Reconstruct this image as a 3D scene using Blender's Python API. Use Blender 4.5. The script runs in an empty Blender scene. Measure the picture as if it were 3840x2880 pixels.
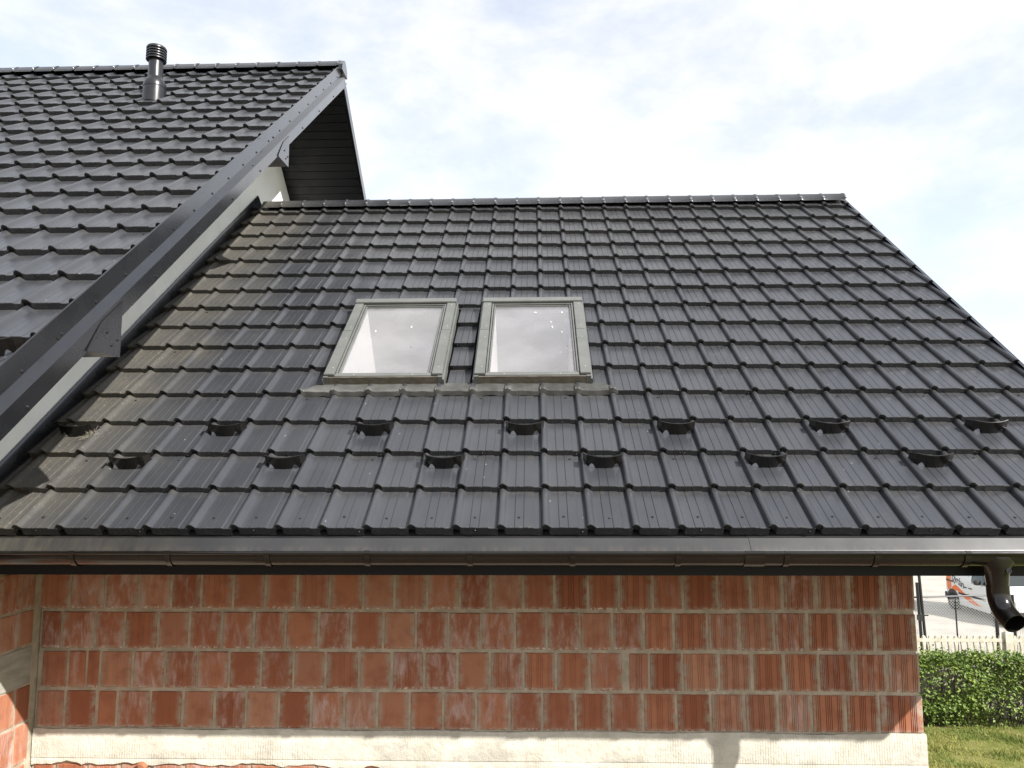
import bpy, bmesh, math, random
from mathutils import Vector, Matrix
random.seed(7)
scn = bpy.context.scene
COL = scn.collection
rad = math.radians

# ------------------------------------------------------------------ camera
CAM = Vector((-0.0448, -3.9554, 0.2621))
F_PX, PITCH, YAW, ROLL = 2870.43, 0.115175, -0.03096, 0.002651
cp, sp, cy, sy = math.cos(PITCH), math.sin(PITCH), math.cos(YAW), math.sin(YAW)
fwd = Vector((sy*cp, cy*cp, sp)); rgt = Vector((cy, -sy, 0)); dwn = fwd.cross(rgt)
cr, sr_ = math.cos(ROLL), math.sin(ROLL)
r2 = cr*rgt + sr_*dwn; d2 = -sr_*rgt + cr*dwn
cd = bpy.data.cameras.new('camera'); cam = bpy.data.objects.new('camera', cd); COL.objects.link(cam)
mw = Matrix(((r2.x, -d2.x, -fwd.x, CAM.x), (r2.y, -d2.y, -fwd.y, CAM.y), (r2.z, -d2.z, -fwd.z, CAM.z), (0, 0, 0, 1)))
cam.matrix_world = mw
cd.sensor_fit = 'HORIZONTAL'; cd.sensor_width = 36.0; cd.lens = F_PX/3840*36.0
cd.clip_start = 0.05; cd.clip_end = 2000
scn.camera = cam
scn.render.resolution_x = 1024; scn.render.resolution_y = 768

# ------------------------------------------------------------------ sky + sun
TOSUN = Vector((1.2, -0.95, 1.15)).normalized()
ELEV = math.asin(TOSUN.z); AZ = math.atan2(TOSUN.x, TOSUN.y)
world = bpy.data.worlds.new('World'); scn.world = world; world.use_nodes = True
wn = world.node_tree; wn.nodes.clear()
def wnode(t, **kw):
    n = wn.nodes.new(t)
    for k, v in kw.items(): setattr(n, k, v)
    return n
sky = wnode('ShaderNodeTexSky', sky_type='NISHITA', sun_disc=False)
sky.sun_elevation = ELEV; sky.sun_rotation = AZ; sky.air_density = 1.0; sky.dust_density = 1.0; sky.ozone_density = 1.0
tc = wnode('ShaderNodeTexCoord')
mp = wnode('ShaderNodeMapping'); mp.inputs['Scale'].default_value = (1.0, 1.0, 2.1); mp.inputs['Rotation'].default_value = (0.1, 0.25, 0.4)
wn.links.new(tc.outputs['Generated'], mp.inputs['Vector'])
n1 = wnode('ShaderNodeTexNoise'); n1.inputs['Scale'].default_value = 2.6; n1.inputs['Detail'].default_value = 9; n1.inputs['Roughness'].default_value = 0.58; n1.inputs['Distortion'].default_value = 0.12
wn.links.new(mp.outputs[0], n1.inputs['Vector'])
rmp = wnode('ShaderNodeMapRange'); rmp.interpolation_type = 'SMOOTHSTEP'
rmp.inputs['From Min'].default_value = 0.40; rmp.inputs['From Max'].default_value = 0.64
rmp.inputs['To Min'].default_value = 0.50; rmp.inputs['To Max'].default_value = 0.97
wn.links.new(n1.outputs['Fac'], rmp.inputs['Value'])
CLOUD = 4.15
mx = wnode('ShaderNodeMix', data_type='RGBA')
mx.inputs['B'].default_value = (CLOUD, CLOUD*0.995, CLOUD*0.99, 1)
wn.links.new(rmp.outputs[0], mx.inputs['Factor']); wn.links.new(sky.outputs[0], mx.inputs['A'])
bg = wnode('ShaderNodeBackground'); bg.inputs['Strength'].default_value = 0.15
wo = wnode('ShaderNodeOutputWorld')
wn.links.new(mx.outputs['Result'], bg.inputs['Color']); wn.links.new(bg.outputs[0], wo.inputs[0])
sd = bpy.data.lights.new('sun', 'SUN'); sd.energy = 5.0; sd.angle = rad(0.55); sd.color = (1.0, 0.965, 0.91)
sun = bpy.data.objects.new('sun', sd); COL.objects.link(sun); sun.location = (12, -10, 14)
sun.rotation_euler = (-TOSUN).to_track_quat('-Z', 'Y').to_euler()
vs = scn.view_settings; vs.view_transform = 'Standard'; vs.look = 'None'; vs.gamma = 1; vs.exposure = 0.9; vs.use_curve_mapping = False

# ------------------------------------------------------------------ constants measured from the place
W, L = 0.23, 0.32785              # tile width, row pitch (wing)
A = 0.668704                      # roof slope
LM, AM = 0.33007, 0.68354
T0 = Vector((-2.23326, -0.73502, 0.87763))   # main roof grid origin
S = 0.037                         # step of a tile front
G = -4.65                         # ground level
YW, XG, XR = 0.80, -3.10, 2.211   # wing wall face, gable wall face, wing wall end
YR_W, YR_M = 4.0, 4.10            # ridge lines
XV = 3.235                        # wing verge

# ------------------------------------------------------------------ materials
def M(name, col, rough=0.5, spec=0.5, metal=0.0, build=None):
    m = bpy.data.materials.new(name); m.use_nodes = True
    nt = m.node_tree; b = nt.nodes['Principled BSDF']
    b.inputs['Base Color'].default_value = (*col, 1); b.inputs['Roughness'].default_value = rough
    b.inputs['Specular IOR Level'].default_value = spec; b.inputs['Metallic'].default_value = metal
    if build: build(NT(nt, b))
    return m
class NT:
    def __init__(s, nt, b): s.nt = nt; s.b = b; s.geo = None; s.tcn = None; s.oi = None
    def n(s, t, **kw):
        x = s.nt.nodes.new(t)
        for k, v in kw.items(): setattr(x, k, v)
        return x
    def put(s, inp, v):
        if hasattr(v, 'is_linked') or hasattr(v, 'links'): s.nt.links.new(v, inp)
        elif isinstance(v, (tuple, list)) and len(v) == 3 and inp.type == 'RGBA': inp.default_value = (*v, 1)
        else: inp.default_value = v
    def pos(s):
        if not s.geo: s.geo = s.n('ShaderNodeNewGeometry')
        return s.geo.outputs['Position']
    def objc(s):
        if not s.tcn: s.tcn = s.n('ShaderNodeTexCoord')
        return s.tcn.outputs['Object']
    def rnd(s):
        if not s.oi: s.oi = s.n('ShaderNodeObjectInfo')
        return s.oi.outputs['Random']
    def mapv(s, v, scale=(1, 1, 1), loc=(0, 0, 0)):
        m = s.n('ShaderNodeMapping'); s.put(m.inputs['Vector'], v); s.put(m.inputs['Scale'], scale); s.put(m.inputs['Location'], loc); return m.outputs[0]
    def noise(s, v, scale, detail=4, rough=0.55, dist=0):
        m = s.n('ShaderNodeTexNoise'); s.put(m.inputs['Vector'], v); s.put(m.inputs['Scale'], scale); s.put(m.inputs['Detail'], detail); s.put(m.inputs['Roughness'], rough); s.put(m.inputs['Distortion'], dist); return m.outputs['Fac']
    def voro(s, v, scale):
        m = s.n('ShaderNodeTexVoronoi'); s.put(m.inputs['Vector'], v); s.put(m.inputs['Scale'], scale); return m.outputs['Distance']
    def ramp(s, v, a, b, lo=0.0, hi=1.0):
        m = s.n('ShaderNodeMapRange'); m.interpolation_type = 'SMOOTHSTEP'; s.put(m.inputs['Value'], v); s.put(m.inputs['From Min'], a); s.put(m.inputs['From Max'], b); s.put(m.inputs['To Min'], lo); s.put(m.inputs['To Max'], hi); return m.outputs[0]
    def math(s, op, a, b=0.0):
        m = s.n('ShaderNodeMath', operation=op); s.put(m.inputs[0], a); s.put(m.inputs[1], b); return m.outputs[0]
    def vadd(s, a, b):
        m = s.n('ShaderNodeVectorMath', operation='ADD'); s.put(m.inputs[0], a); s.put(m.inputs[1], b); return m.outputs[0]
    def rvec(s, k=37.0):
        c = s.n('ShaderNodeCombineXYZ'); r = s.rnd()
        s.put(c.inputs[0], s.math('MULTIPLY', r, k)); s.put(c.inputs[1], s.math('MULTIPLY', r, k*2.7)); s.put(c.inputs[2], s.math('MULTIPLY', r, k*1.3)); return c.outputs[0]
    def sep(s, v):
        m = s.n('ShaderNodeSeparateXYZ'); s.put(m.inputs[0], v); return m.outputs
    def mix(s, f, a, b):
        m = s.n('ShaderNodeMix', data_type='RGBA'); s.put(m.inputs['Factor'], f); s.put(m.inputs['A'], a); s.put(m.inputs['B'], b); return m.outputs['Result']
    def bump(s, h, strength=0.3, dist=0.01):
        m = s.n('ShaderNodeBump'); s.put(m.inputs['Height'], h); s.put(m.inputs['Strength'], strength); s.put(m.inputs['Distance'], dist); s.put(s.b.inputs['Normal'], m.outputs[0])
    def color(s, v): s.put(s.b.inputs['Base Color'], v)
    def rough(s, v): s.put(s.b.inputs['Roughness'], v)

TILE_A, TILE_B = (0.0285, 0.0302, 0.0350), (0.0370, 0.0388, 0.0440)
def b_tile(dust):
    def f(t):
        o = t.objc(); p = t.pos(); rv = t.vadd(o, t.rvec())
        c = t.mix(t.ramp(t.noise(p, 2.2, 3), 0.35, 0.68), TILE_A, TILE_B)
        c = t.mix(t.math('MULTIPLY', t.rnd(), 0.35), c, (0.045, 0.0465, 0.051))
        # grime washed down from under the row above
        oy = t.sep(o)[1]
        grime = t.math('MULTIPLY', t.ramp(oy, 0.235, 0.33), t.ramp(t.noise(rv, 26, 4), 0.35, 0.75))
        c = t.mix(t.math('MULTIPLY', grime, 0.55), c, (0.075, 0.070, 0.060))
        # dirt on the pressed front
        front = t.math('MULTIPLY', t.ramp(oy, 0.012, 0.004), t.ramp(t.noise(rv, 60, 5, 0.7), 0.5, 0.72))
        c = t.mix(t.math('MULTIPLY', front, 0.6), c, (0.13, 0.12, 0.095))
        # tiny specks
        sp_ = t.ramp(t.voro(t.vadd(p, (3.1, 0, 0)), 9.0), 0.045, 0.025)
        c = t.mix(t.math('MULTIPLY', sp_, 0.5), c, (0.45, 0.44, 0.40))
        r = t.ramp(t.noise(p, 5.0, 4), 0.3, 0.7, 0.29, 0.38)
        if dust:
            x = t.sep(p)[0]
            wob = t.math('MULTIPLY', t.math('SUBTRACT', t.noise(p, 3.0, 4), 0.5), 0.9)
            d = t.ramp(t.math('ADD', x, wob), -2.15, -3.05)
            streak = t.ramp(t.noise(t.mapv(p, (16, 9, 9)), 1.0, 5, 0.7), 0.25, 0.7, 0.55, 1.0)
            dm = t.math('MULTIPLY', d, streak)
            c = t.mix(t.math('MULTIPLY', dm, 0.68), c, (0.092, 0.082, 0.062))
            lich = t.math('MULTIPLY', t.math('MULTIPLY', d, d), t.ramp(t.noise(p, 75, 3, 0.7), 0.60, 0.68))
            c = t.mix(t.math('MULTIPLY', lich, 0.6), c, (0.28, 0.26, 0.19))
            r = t.math('ADD', r, t.math('MULTIPLY', d, 0.22))
        t.color(c); t.rough(r)
        t.bump(t.noise(p, 420, 2), 0.06, 0.002)
    return f
m_tile = M('steel_tile_coating', TILE_A, 0.42, 0.5, build=b_tile(True))
m_tile2 = M('steel_tile_coating_clean', TILE_A, 0.42, 0.5, build=b_tile(False))
def b_trim(t):
    p = t.pos()
    t.color(t.mix(t.ramp(t.noise(p, 3, 4), 0.3, 0.7), (0.0055, 0.0057, 0.0068), (0.0085, 0.0087, 0.0098)))
    t.rough(t.ramp(t.noise(p, 6, 4), 0.3, 0.7, 0.24, 0.32)); t.bump(t.noise(p, 1.7, 2), 0.10, 0.02)
m_trim = M('black_sheet_trim', (0.015, 0.015, 0.017), 0.35, 0.35, build=b_trim)
m_trim.node_tree.nodes['Principled BSDF'].inputs['Coat Weight'].default_value = 1.0; m_trim.node_tree.nodes['Principled BSDF'].inputs['Coat Roughness'].default_value = 0.17
m_fascia = M('black_fascia_sheet', (0.006, 0.006, 0.0065), 0.45, 0.2)
def b_strip(t):
    p = t.pos(); x, y, z = t.sep(p)
    st = t.ramp(t.noise(t.mapv(p, (24, 3, 3)), 1, 5, 0.7), 0.35, 0.75)
    d = t.math('MULTIPLY', t.ramp(x, -1.6, -3.0), st)
    c = t.mix(t.ramp(t.noise(p, 4, 4), 0.3, 0.7), (0.026, 0.026, 0.027), (0.036, 0.035, 0.035))
    low = t.math('MULTIPLY', t.ramp(z, -0.095, -0.125), t.ramp(t.noise(t.mapv(p, (30, 5, 5)), 1, 5, 0.7), 0.42, 0.62))
    c = t.mix(t.math('MULTIPLY', low, 0.28), c, (0.085, 0.07, 0.055))
    t.color(t.mix(t.math('MULTIPLY', d, 0.7), c, (0.085, 0.075, 0.05)))
    t.rough(t.ramp(t.noise(p, 5, 4), 0.3, 0.7, 0.30, 0.36))
m_strip = M('eave_strip_sheet', (0.03, 0.03, 0.03), 0.34, build=b_strip)
def b_gut(t):
    p = t.pos(); t.color(t.mix(t.ramp(t.noise(p, 5, 4), 0.3, 0.75), (0.006, 0.0055, 0.005), (0.011, 0.0095, 0.008))); t.rough(t.ramp(t.noise(p, 9, 3), 0.3, 0.7, 0.12, 0.22))
m_gut = M('black_plastic_gutter', (0.012, 0.011, 0.01), 0.22, 0.5, build=b_gut)
m_black = M('black_underlay', (0.008, 0.008, 0.009), 0.8)
m_soffit = M('black_soffit_board', (0.0070, 0.0072, 0.0095), 0.42, 0.30, build=lambda t: t.rough(t.ramp(t.noise(t.pos(), 8, 3), .3, .7, .4, .55)))
m_screw = M('screw_head', (0.015, 0.015, 0.016), 0.4, 0.4)
m_bright = M('bare_metal_screw', (0.75, 0.75, 0.74), 0.25, 0.6, 1.0)
def b_sky(t):
    p = t.pos(); c = t.mix(t.ramp(t.noise(p, 7, 4), 0.3, 0.7), (0.098, 0.101, 0.094), (0.120, 0.123, 0.115))
    t.color(c); t.rough(t.ramp(t.noise(p, 30, 3), 0.3, 0.7, 0.38, 0.5))
m_clad = M('olive_grey_cladding', (0.28, 0.28, 0.23), 0.45, 0.5, build=b_sky)
m_clad2 = M('dark_seal', (0.05, 0.05, 0.045), 0.5)
def b_brownclad(t):
    p = t.pos(); c = t.mix(t.ramp(t.noise(t.mapv(p, (20, 20, 60)), 1, 4), 0.35, 0.7), (0.095, 0.08, 0.062), (0.15, 0.135, 0.11)); t.color(c)
m_clad3 = M('weathered_front_profile', (0.11, 0.095, 0.075), 0.5, build=b_brownclad)
m_apron = M('pleated_aluminium', (0.36, 0.355, 0.31), 0.35, 0.5, 0.3, build=lambda t: (t.rough(t.ramp(t.noise(t.pos(), 12, 4), .3, .7, .3, .5)), t.color(t.mix(t.ramp(t.noise(t.pos(), 9, 4), .3, .7), (0.10, 0.10, 0.094), (0.145, 0.145, 0.136)))))
m_reveal = M('white_window_lining', (0.47, 0.455, 0.45), 0.8)
def glass():
    m = bpy.data.materials.new('dusty_window_glass'); m.use_nodes = True; nt = m.node_tree; nt.nodes.clear()
    t = NT(nt, None); p = t.pos()
    tr = t.n('ShaderNodeBsdfTransparent'); tr.inputs[0].default_value = (0.97, 0.97, 0.97, 1)
    df = t.n('ShaderNodeBsdfDiffuse'); df.inputs[0].default_value = (0.62, 0.61, 0.63, 1)
    gl = t.n('ShaderNodeBsdfGlossy'); gl.inputs['Roughness'].default_value = 0.02; gl.inputs[0].default_value = (1, 1, 1, 1)
    m1 = t.n('ShaderNodeMixShader'); m2 = t.n('ShaderNodeMixShader'); out = t.n('ShaderNodeOutputMaterial')
    haze = t.ramp(t.noise(p, 2.6, 3), 0.3, 0.72, 0.07, 0.13)
    speck = t.math('MULTIPLY', t.ramp(t.voro(p, 16), 0.055, 0.03), t.ramp(t.noise(p, 3.3, 2), 0.48, 0.56))
    t.put(m1.inputs[0], t.math('MAXIMUM', haze, t.math('MULTIPLY', speck, 0.9)))
    nt.links.new(tr.outputs[0], m1.inputs[1]); nt.links.new(df.outputs[0], m1.inputs[2])
    lw = t.n('ShaderNodeLayerWeight'); lw.inputs[0].default_value = 0.5
    t.put(m2.inputs[0], t.math('ADD', 0.075, t.math('MULTIPLY', t.math('POWER', lw.outputs['Facing'], 5.0), 0.9))); nt.links.new(m1.outputs[0], m2.inputs[1]); nt.links.new(gl.outputs[0], m2.inputs[2])
    nt.links.new(m2.outputs[0], out.inputs[0]); return m
m_glass = glass()
def b_brick(t):
    o = t.objc(); rv = t.vadd(o, t.rvec()); x, y, z = t.sep(o); r = t.rnd()
    c = t.mix(t.ramp(r, 0.0, 1.0), (0.265, 0.095, 0.050), (0.375, 0.158, 0.088))
    r2_ = t.math('FRACT', t.math('MULTIPLY', r, 7.31))
    c = t.mix(t.math('MULTIPLY', t.ramp(r2_, 0.5, 1.0), 0.5), c, (0.42, 0.235, 0.155))
    c = t.mix(t.math('MULTIPLY', t.ramp(t.noise(rv, 11, 4), 0.42, 0.72), 0.55), c, (0.235, 0.083, 0.047))
    # vertical drawn lines and scratches
    lines = t.noise(t.mapv(rv, (330, 330, 9)), 1, 3, 0.6)
    c = t.mix(t.ramp(lines, 0.62, 0.75, 0, 0.35), c, (0.36, 0.26, 0.20))
    # mortar haze smeared on the face, heavier at the edges
    ax = t.math('ABSOLUTE', x); az = t.math('ABSOLUTE', z)
    edge = t.math('MAXIMUM', t.ramp(ax, 0.044, 0.094), t.math('MULTIPLY', t.ramp(t.math('MULTIPLY', z, -1.0), 0.075, 0.112), 1.0))
    smear = t.math('MULTIPLY', edge, t.ramp(t.noise(rv, 20, 6, 0.7), 0.36, 0.60))
    c = t.mix(t.math('MULTIPLY', smear, 0.9), c, (0.34, 0.285, 0.22))
    # salt bloom, only on some bricks
    some = t.ramp(t.math('FRACT', t.math('MULTIPLY', r, 13.7)), 0.35, 0.95)
    bloom = t.math('MULTIPLY', some, t.ramp(t.noise(t.mapv(rv, (19, 19, 6)), 1, 6, 0.72, 0.4), 0.42, 0.76))
    c = t.mix(t.math('MULTIPLY', bloom, 0.8), c, (0.50, 0.40, 0.37))
    crust = t.math('MULTIPLY', t.ramp(t.math('MULTIPLY', z, -1.0), 0.088, 0.106), t.ramp(t.noise(rv, 55, 5, 0.75), 0.50, 0.62))
    c = t.mix(t.math('MULTIPLY', crust, 0.85), c, (0.68, 0.64, 0.58))
    t.color(c); t.rough(0.85)
    t.bump(t.math('ADD', t.math('MULTIPLY', lines, 0.5), t.math('MULTIPLY', t.noise(rv, 90, 4), .4)), 0.6, 0.003)
m_brick = M('clay_block', (0.4, 0.14, 0.07), 0.85, 0.2, build=b_brick)
def b_mortar(t):
    p = t.pos(); c = t.mix(t.ramp(t.noise(p, 14, 5), 0.3, 0.7), (0.31, 0.265, 0.20), (0.44, 0.38, 0.295)); t.color(c); t.bump(t.noise(p, 60, 5, 0.7), 0.6, 0.006)
m_mortar = M('mortar', (0.35, 0.31, 0.25), 0.95, 0.1, build=b_mortar)
def b_beam(t):
    p = t.pos(); x, y, z = t.sep(p)
    c = t.mix(t.ramp(t.noise(p, 5, 6, 0.65), 0.3, 0.7), (0.44, 0.41, 0.34), (0.60, 0.57, 0.49))
    c = t.mix(t.math('MULTIPLY', t.ramp(t.noise(t.mapv(p, (1, 1, 2)), 3.1, 6, 0.7), 0.5, 0.68), 0.6), c, (0.33, 0.31, 0.265))
    pit = t.ramp(t.voro(t.mapv(p, (1, 1, 1.4)), 21), 0.10, 0.05); pit = t.math('MULTIPLY', pit, t.ramp(t.noise(p, 4, 3), 0.5, 0.6))
    c = t.mix(t.math('MULTIPLY', pit, 0.6), c, (0.16, 0.13, 0.10)); t.color(c)
    wv = t.n('ShaderNodeTexWave'); wv.wave_type = 'BANDS'; wv.bands_direction = 'X'; t.put(wv.inputs['Vector'], p)
    wv.inputs['Scale'].default_value = 21.0; wv.inputs['Distortion'].default_value = 1.4; wv.inputs['Detail'].default_value = 3; wv.inputs['Detail Scale'].default_value = 3
    ribs = t.math('MULTIPLY', t.ramp(wv.outputs['Fac'], 0.3, 0.0), t.ramp(t.noise(t.mapv(p, (1.6, 1, 4)), 1.0, 4), 0.40, 0.6))
    h = t.math('SUBTRACT', t.math('ADD', t.math('MULTIPLY', t.noise(p, 45, 5, 0.7), 0.7), t.math('MULTIPLY', t.noise(p, 9, 4), 0.8)), t.math('MULTIPLY', ribs, 0.18))
    t.bump(h, 0.8, 0.010)
m_beam = M('cast_concrete_beam', (0.5, 0.47, 0.4), 0.95, 0.15, build=b_beam)
def b_wall(t):
    p = t.pos(); c = t.mix(t.ramp(t.noise(p, 2.5, 5, 0.6), 0.3, 0.7), (0.76, 0.76, 0.735), (0.84, 0.84, 0.815))
    st = t.ramp(t.noise(t.mapv(p, (3, 9, 1.2)), 1, 5, 0.7), 0.58, 0.8); c = t.mix(t.math('MULTIPLY', st, 0.35), c, (0.45, 0.45, 0.43))
    sm = t.ramp(t.noise(p, 6.5, 4, 0.6), 0.66, 0.74); c = t.mix(t.math('MULTIPLY', sm, 0.4), c, (0.36, 0.36, 0.35)); t.color(c); t.bump(t.noise(p, 160, 3), 0.15, 0.003)
m_wall = M('white_render', (0.66, 0.66, 0.63), 0.9, 0.2, build=b_wall)

# ------------------------------------------------------------------ mesh helpers
class MB:
    def __init__(s): s.v = []; s.f = []; s.mi = []
    def add(s, vs_, fs, mi=0):
        o = len(s.v); s.v += [tuple(q) for q in vs_]; s.f += [tuple(o+i for i in f) for f in fs]; s.mi += [mi]*len(fs); return s
    def hexa(s, p, mi=0):   # p: 8 points, bottom 4 then top 4
        return s.add(p, [(3, 2, 1, 0), (4, 5, 6, 7), (0, 1, 5, 4), (1, 2, 6, 5), (2, 3, 7, 6), (3, 0, 4, 7)], mi)
    def box(s, x0, x1, y0, y1, z0, z1, mi=0):
        return s.hexa([(x0, y0, z0), (x1, y0, z0), (x1, y1, z0), (x0, y1, z0), (x0, y0, z1), (x1, y0, z1), (x1, y1, z1), (x0, y1, z1)], mi)
    def prism(s, poly, fn, a, b, mi=0):   # poly 2-D points, fn(u,v,w)->xyz
        n = len(poly); o = len(s.v)
        vv = [fn(u, v, a) for u, v in poly] + [fn(u, v, b) for u, v in poly]
        return s.add(vv, [tuple(range(n-1, -1, -1)), tuple(range(n, 2*n))] + [(i, (i+1) % n, n+(i+1) % n, n+i) for i in range(n)], mi)
    def rings(s, R, close=True, caps=True, mi=0):
        n = len(R[0]); vv = [q for r in R for q in r]; fs = []
        for k in range(len(R)-1):
            for i in range(n if close else n-1):
                j = (i+1) % n; fs.append((k*n+i, k*n+j, (k+1)*n+j, (k+1)*n+i))
        if caps and close: fs += [tuple(range(n-1, -1, -1)), tuple((len(R)-1)*n+i for i in range(n))]
        return s.add(vv, fs, mi)
    def tube(s, pts, r, n=8, caps=True, mi=0):
        P = [Vector(q) for q in pts]; R = []; up = None
        rr = r if isinstance(r, (list, tuple)) else [r]*len(P)
        for i, q in enumerate(P):
            d = (P[min(i+1, len(P)-1)]-P[max(i-1, 0)]).normalized()
            if up is None: up = Vector((0, 0, 1)) if abs(d.z) < .9 else Vector((0, 1, 0))
            a = d.cross(up).normalized(); b = a.cross(d).normalized(); up = b
            R.append([q+rr[i]*(math.cos(2*math.pi*k/n)*a+math.sin(2*math.pi*k/n)*b) for k in range(n)])
        return s.rings(R, True, caps, mi)
    def lathe(s, prof, c=(0, 0, 0), n=24, mi=0):
        R = [[(c[0]+r*math.cos(2*math.pi*k/n), c[1]+r*math.sin(2*math.pi*k/n), c[2]+z) for k in range(n)] for r, z in prof]
        return s.rings(R, True, True, mi)
    def mesh(s, name, mats, smooth=None):
        me = bpy.data.meshes.new(name); me.from_pydata([tuple(v) for v in s.v], [], s.f)
        for m in (mats if isinstance(mats, (list, tuple)) else [mats]): me.materials.append(m)
        for p, i in zip(me.polygons, s.mi): p.material_index = i
        finish(me, smooth); return me
def finish(me, smooth=None, recalc=True):
    bm = bmesh.new(); bm.from_mesh(me)
    if recalc: bmesh.ops.recalc_face_normals(bm, faces=bm.faces)
    bm.to_mesh(me); bm.free()
    if smooth is not None:
        for p in me.polygons: p.use_smooth = True
        me.set_sharp_from_angle(angle=rad(smooth))
def ob(name, me, parent=None, loc=(0, 0, 0), rot=(0, 0, 0), kind=None, label=None, cat=None, group=None):
    o = bpy.data.objects.new(name, me); COL.objects.link(o)
    if parent is not None: o.parent = parent
    o.location = loc; o.rotation_euler = rot
    if kind: o['kind'] = kind
    if label: o['label'] = label
    if cat: o['category'] = cat
    if group: o['group'] = group
    return o
def thing(name, loc, label, cat, group=None): return ob(name, None, None, loc, label=label, cat=cat, group=group)
def wchild(name, me, parent, **kw):   # child whose mesh is written in world coordinates; parents carry only translation
    base = Vector((0, 0, 0)); p = parent
    while p is not None: base += p.location; p = p.parent
    return ob(name, me, parent, -base, **kw)

# ================================================================== SETTING
g = MB()
N = 8
g.add([(-150, -80, G), (170, -80, G), (170, 260, G), (-150, 260, G)], [(0, 1, 2, 3)])
def b_ground(t):
    p = t.pos(); c = t.mix(t.ramp(t.noise(p, 1.6, 5, 0.65), 0.35, 0.65), (0.12, 0.15, 0.03), (0.22, 0.205, 0.07))
    c = t.mix(t.ramp(t.noise(t.vadd(p, (9, 2, 0)), 1.1, 5, 0.7), 0.56, 0.68, 0, 0.8), c, (0.20, 0.145, 0.085))
    c = t.mix(t.math('MULTIPLY', t.ramp(t.noise(p, 38, 4, 0.7), 0.4, 0.7), 0.5), c, (0.05, 0.075, 0.014)); soil = t.mix(t.ramp(t.noise(p, 3, 5, .7), .3, .7), (0.13, 0.085, 0.055), (0.20, 0.14, 0.095)); c = t.mix(t.ramp(t.math('ADD', t.sep(p)[0], t.math('MULTIPLY', t.noise(p, 2, 4), 1.2)), 4.6, 6.2), soil, c); t.color(c); t.bump(t.noise(p, 40, 4, 0.7), 0.8, 0.03)
m_ground = M('lawn_soil', (0.1, 0.12, 0.03), 0.95, 0.1, build=b_ground)
ob('ground', g.mesh('ground', m_ground), kind='structure', label='patchy green lawn beside the brick wing')
def b_road(t):
    p = t.pos(); c = t.mix(t.ramp(t.noise(p, 0.9, 6, 0.65), 0.3, 0.7), (0.33, 0.31, 0.27), (0.42, 0.395, 0.345))
    cr_ = t.ramp(t.noise(t.mapv(p, (0.35, 2.6, 1)), 1.0, 5, 0.6, 0.8), 0.60, 0.70); c = t.mix(t.math('MULTIPLY', cr_, 0.6), c, (0.30, 0.26, 0.19))
    t.color(c); t.bump(t.noise(p, 30, 4), 0.3, 0.01)
m_road = M('pale_dusty_road', (0.46, 0.43, 0.37), 0.9, 0.2, build=b_road)
r = MB(); r.add([(-60, 13.1, G+0.004), (120, 13.1, G+0.004), (120, 31.6, G+0.004), (-60, 36.6, G+0.004)], [(0, 1, 2, 3)])
ob('road', r.mesh('road', m_road), kind='structure', label='pale dusty road surface beyond the garden fence')

# ================================================================== TILES
PROF = [(-.0205, -.0270), (-.0192, -.0175), (-.0160, -.0090), (-.0088, -.0023), (0, 0), (.0088, -.0021), (.0168, -.0078), (.0232, -.0146), (.0300, -.0196), (.0365, -.0218),
        (.0695, -.0220), (.0712, -.0242), (.0745, -.0215), (.1160, -.0220), (.1177, -.0242), (.1210, -.0215), (.1660, -.0220), (.1725, -.0265), (.2095, -.0270), (.2165, -.0290)]
def prof_at(x):
    x = (x+.0205) % W-.0205
    for (a, za), (b, zb) in zip(PROF, PROF[1:]):
        if a <= x <= b: return za+(zb-za)*(x-a)/(b-a)
    return -.027
def tile_bm(lr, prof=PROF, wob=0.0, seed=0, drop=0.0):
    rnd = random.Random(seed); mb = MB(); R = []
    jit = [rnd.uniform(-1, 1)*wob for _ in prof]
    R.append([(x, .003+(.016 if x < .020 else 0), z-S-.004-drop) for x, z in prof])
    R.append([(x, j, z-.0028) for (x, z), j in zip(prof, jit)])
    R.append([(x, .0018+j, z) for (x, z), j in zip(prof, jit)])
    R.append([(x, lr*.55, z-S*.53) for x, z in prof])
    R.append([(x, lr+.02, z-S*(lr+.02)/lr) for x, z in prof])
    mb.rings(R, False, False); return mb
def up_normals(me):
    bm = bmesh.new(); bm.from_mesh(me); bmesh.ops.recalc_face_normals(bm, faces=bm.faces)
    if sum(f.normal.z*f.calc_area() for f in bm.faces) < 0: bmesh.ops.reverse_faces(bm, faces=bm.faces)
    bm.to_mesh(me); bm.free()
def tile_mesh(lr, mat, prof=PROF, seed=0, wob=.0008, drop=0.0):
    me = tile_bm(lr, prof, wob, seed, drop).mesh('tile', mat, 32); up_normals(me)
    for p in me.polygons: p.use_smooth = True
    me.set_sharp_from_angle(angle=rad(32)); return me
EDGE = PROF[:10]
def clip_mesh(me, cuts, name):
    """cuts: list of plane lists; every list keeps one convex piece (co, no): removed on the +no side"""
    out = bmesh.new()
    for planes in cuts:
        bm = bmesh.new(); bm.from_mesh(me)
        for co, no in planes:
            bmesh.ops.bisect_plane(bm, geom=bm.verts[:]+bm.edges[:]+bm.faces[:], plane_co=co, plane_no=no, clear_outer=True)
        if bm.faces:
            tmp = bpy.data.meshes.new('tmp'); bm.to_mesh(tmp); out.from_mesh(tmp); bpy.data.meshes.remove(tmp)
        bm.free()
    if not out.faces: out.free(); return None
    r_ = bpy.data.meshes.new(name); out.to_mesh(r_); out.free()
    for m in me.materials: r_.materials.append(m)
    for p in r_.polygons: p.use_smooth = True
    r_.set_sharp_from_angle(angle=rad(32)); return r_
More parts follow.
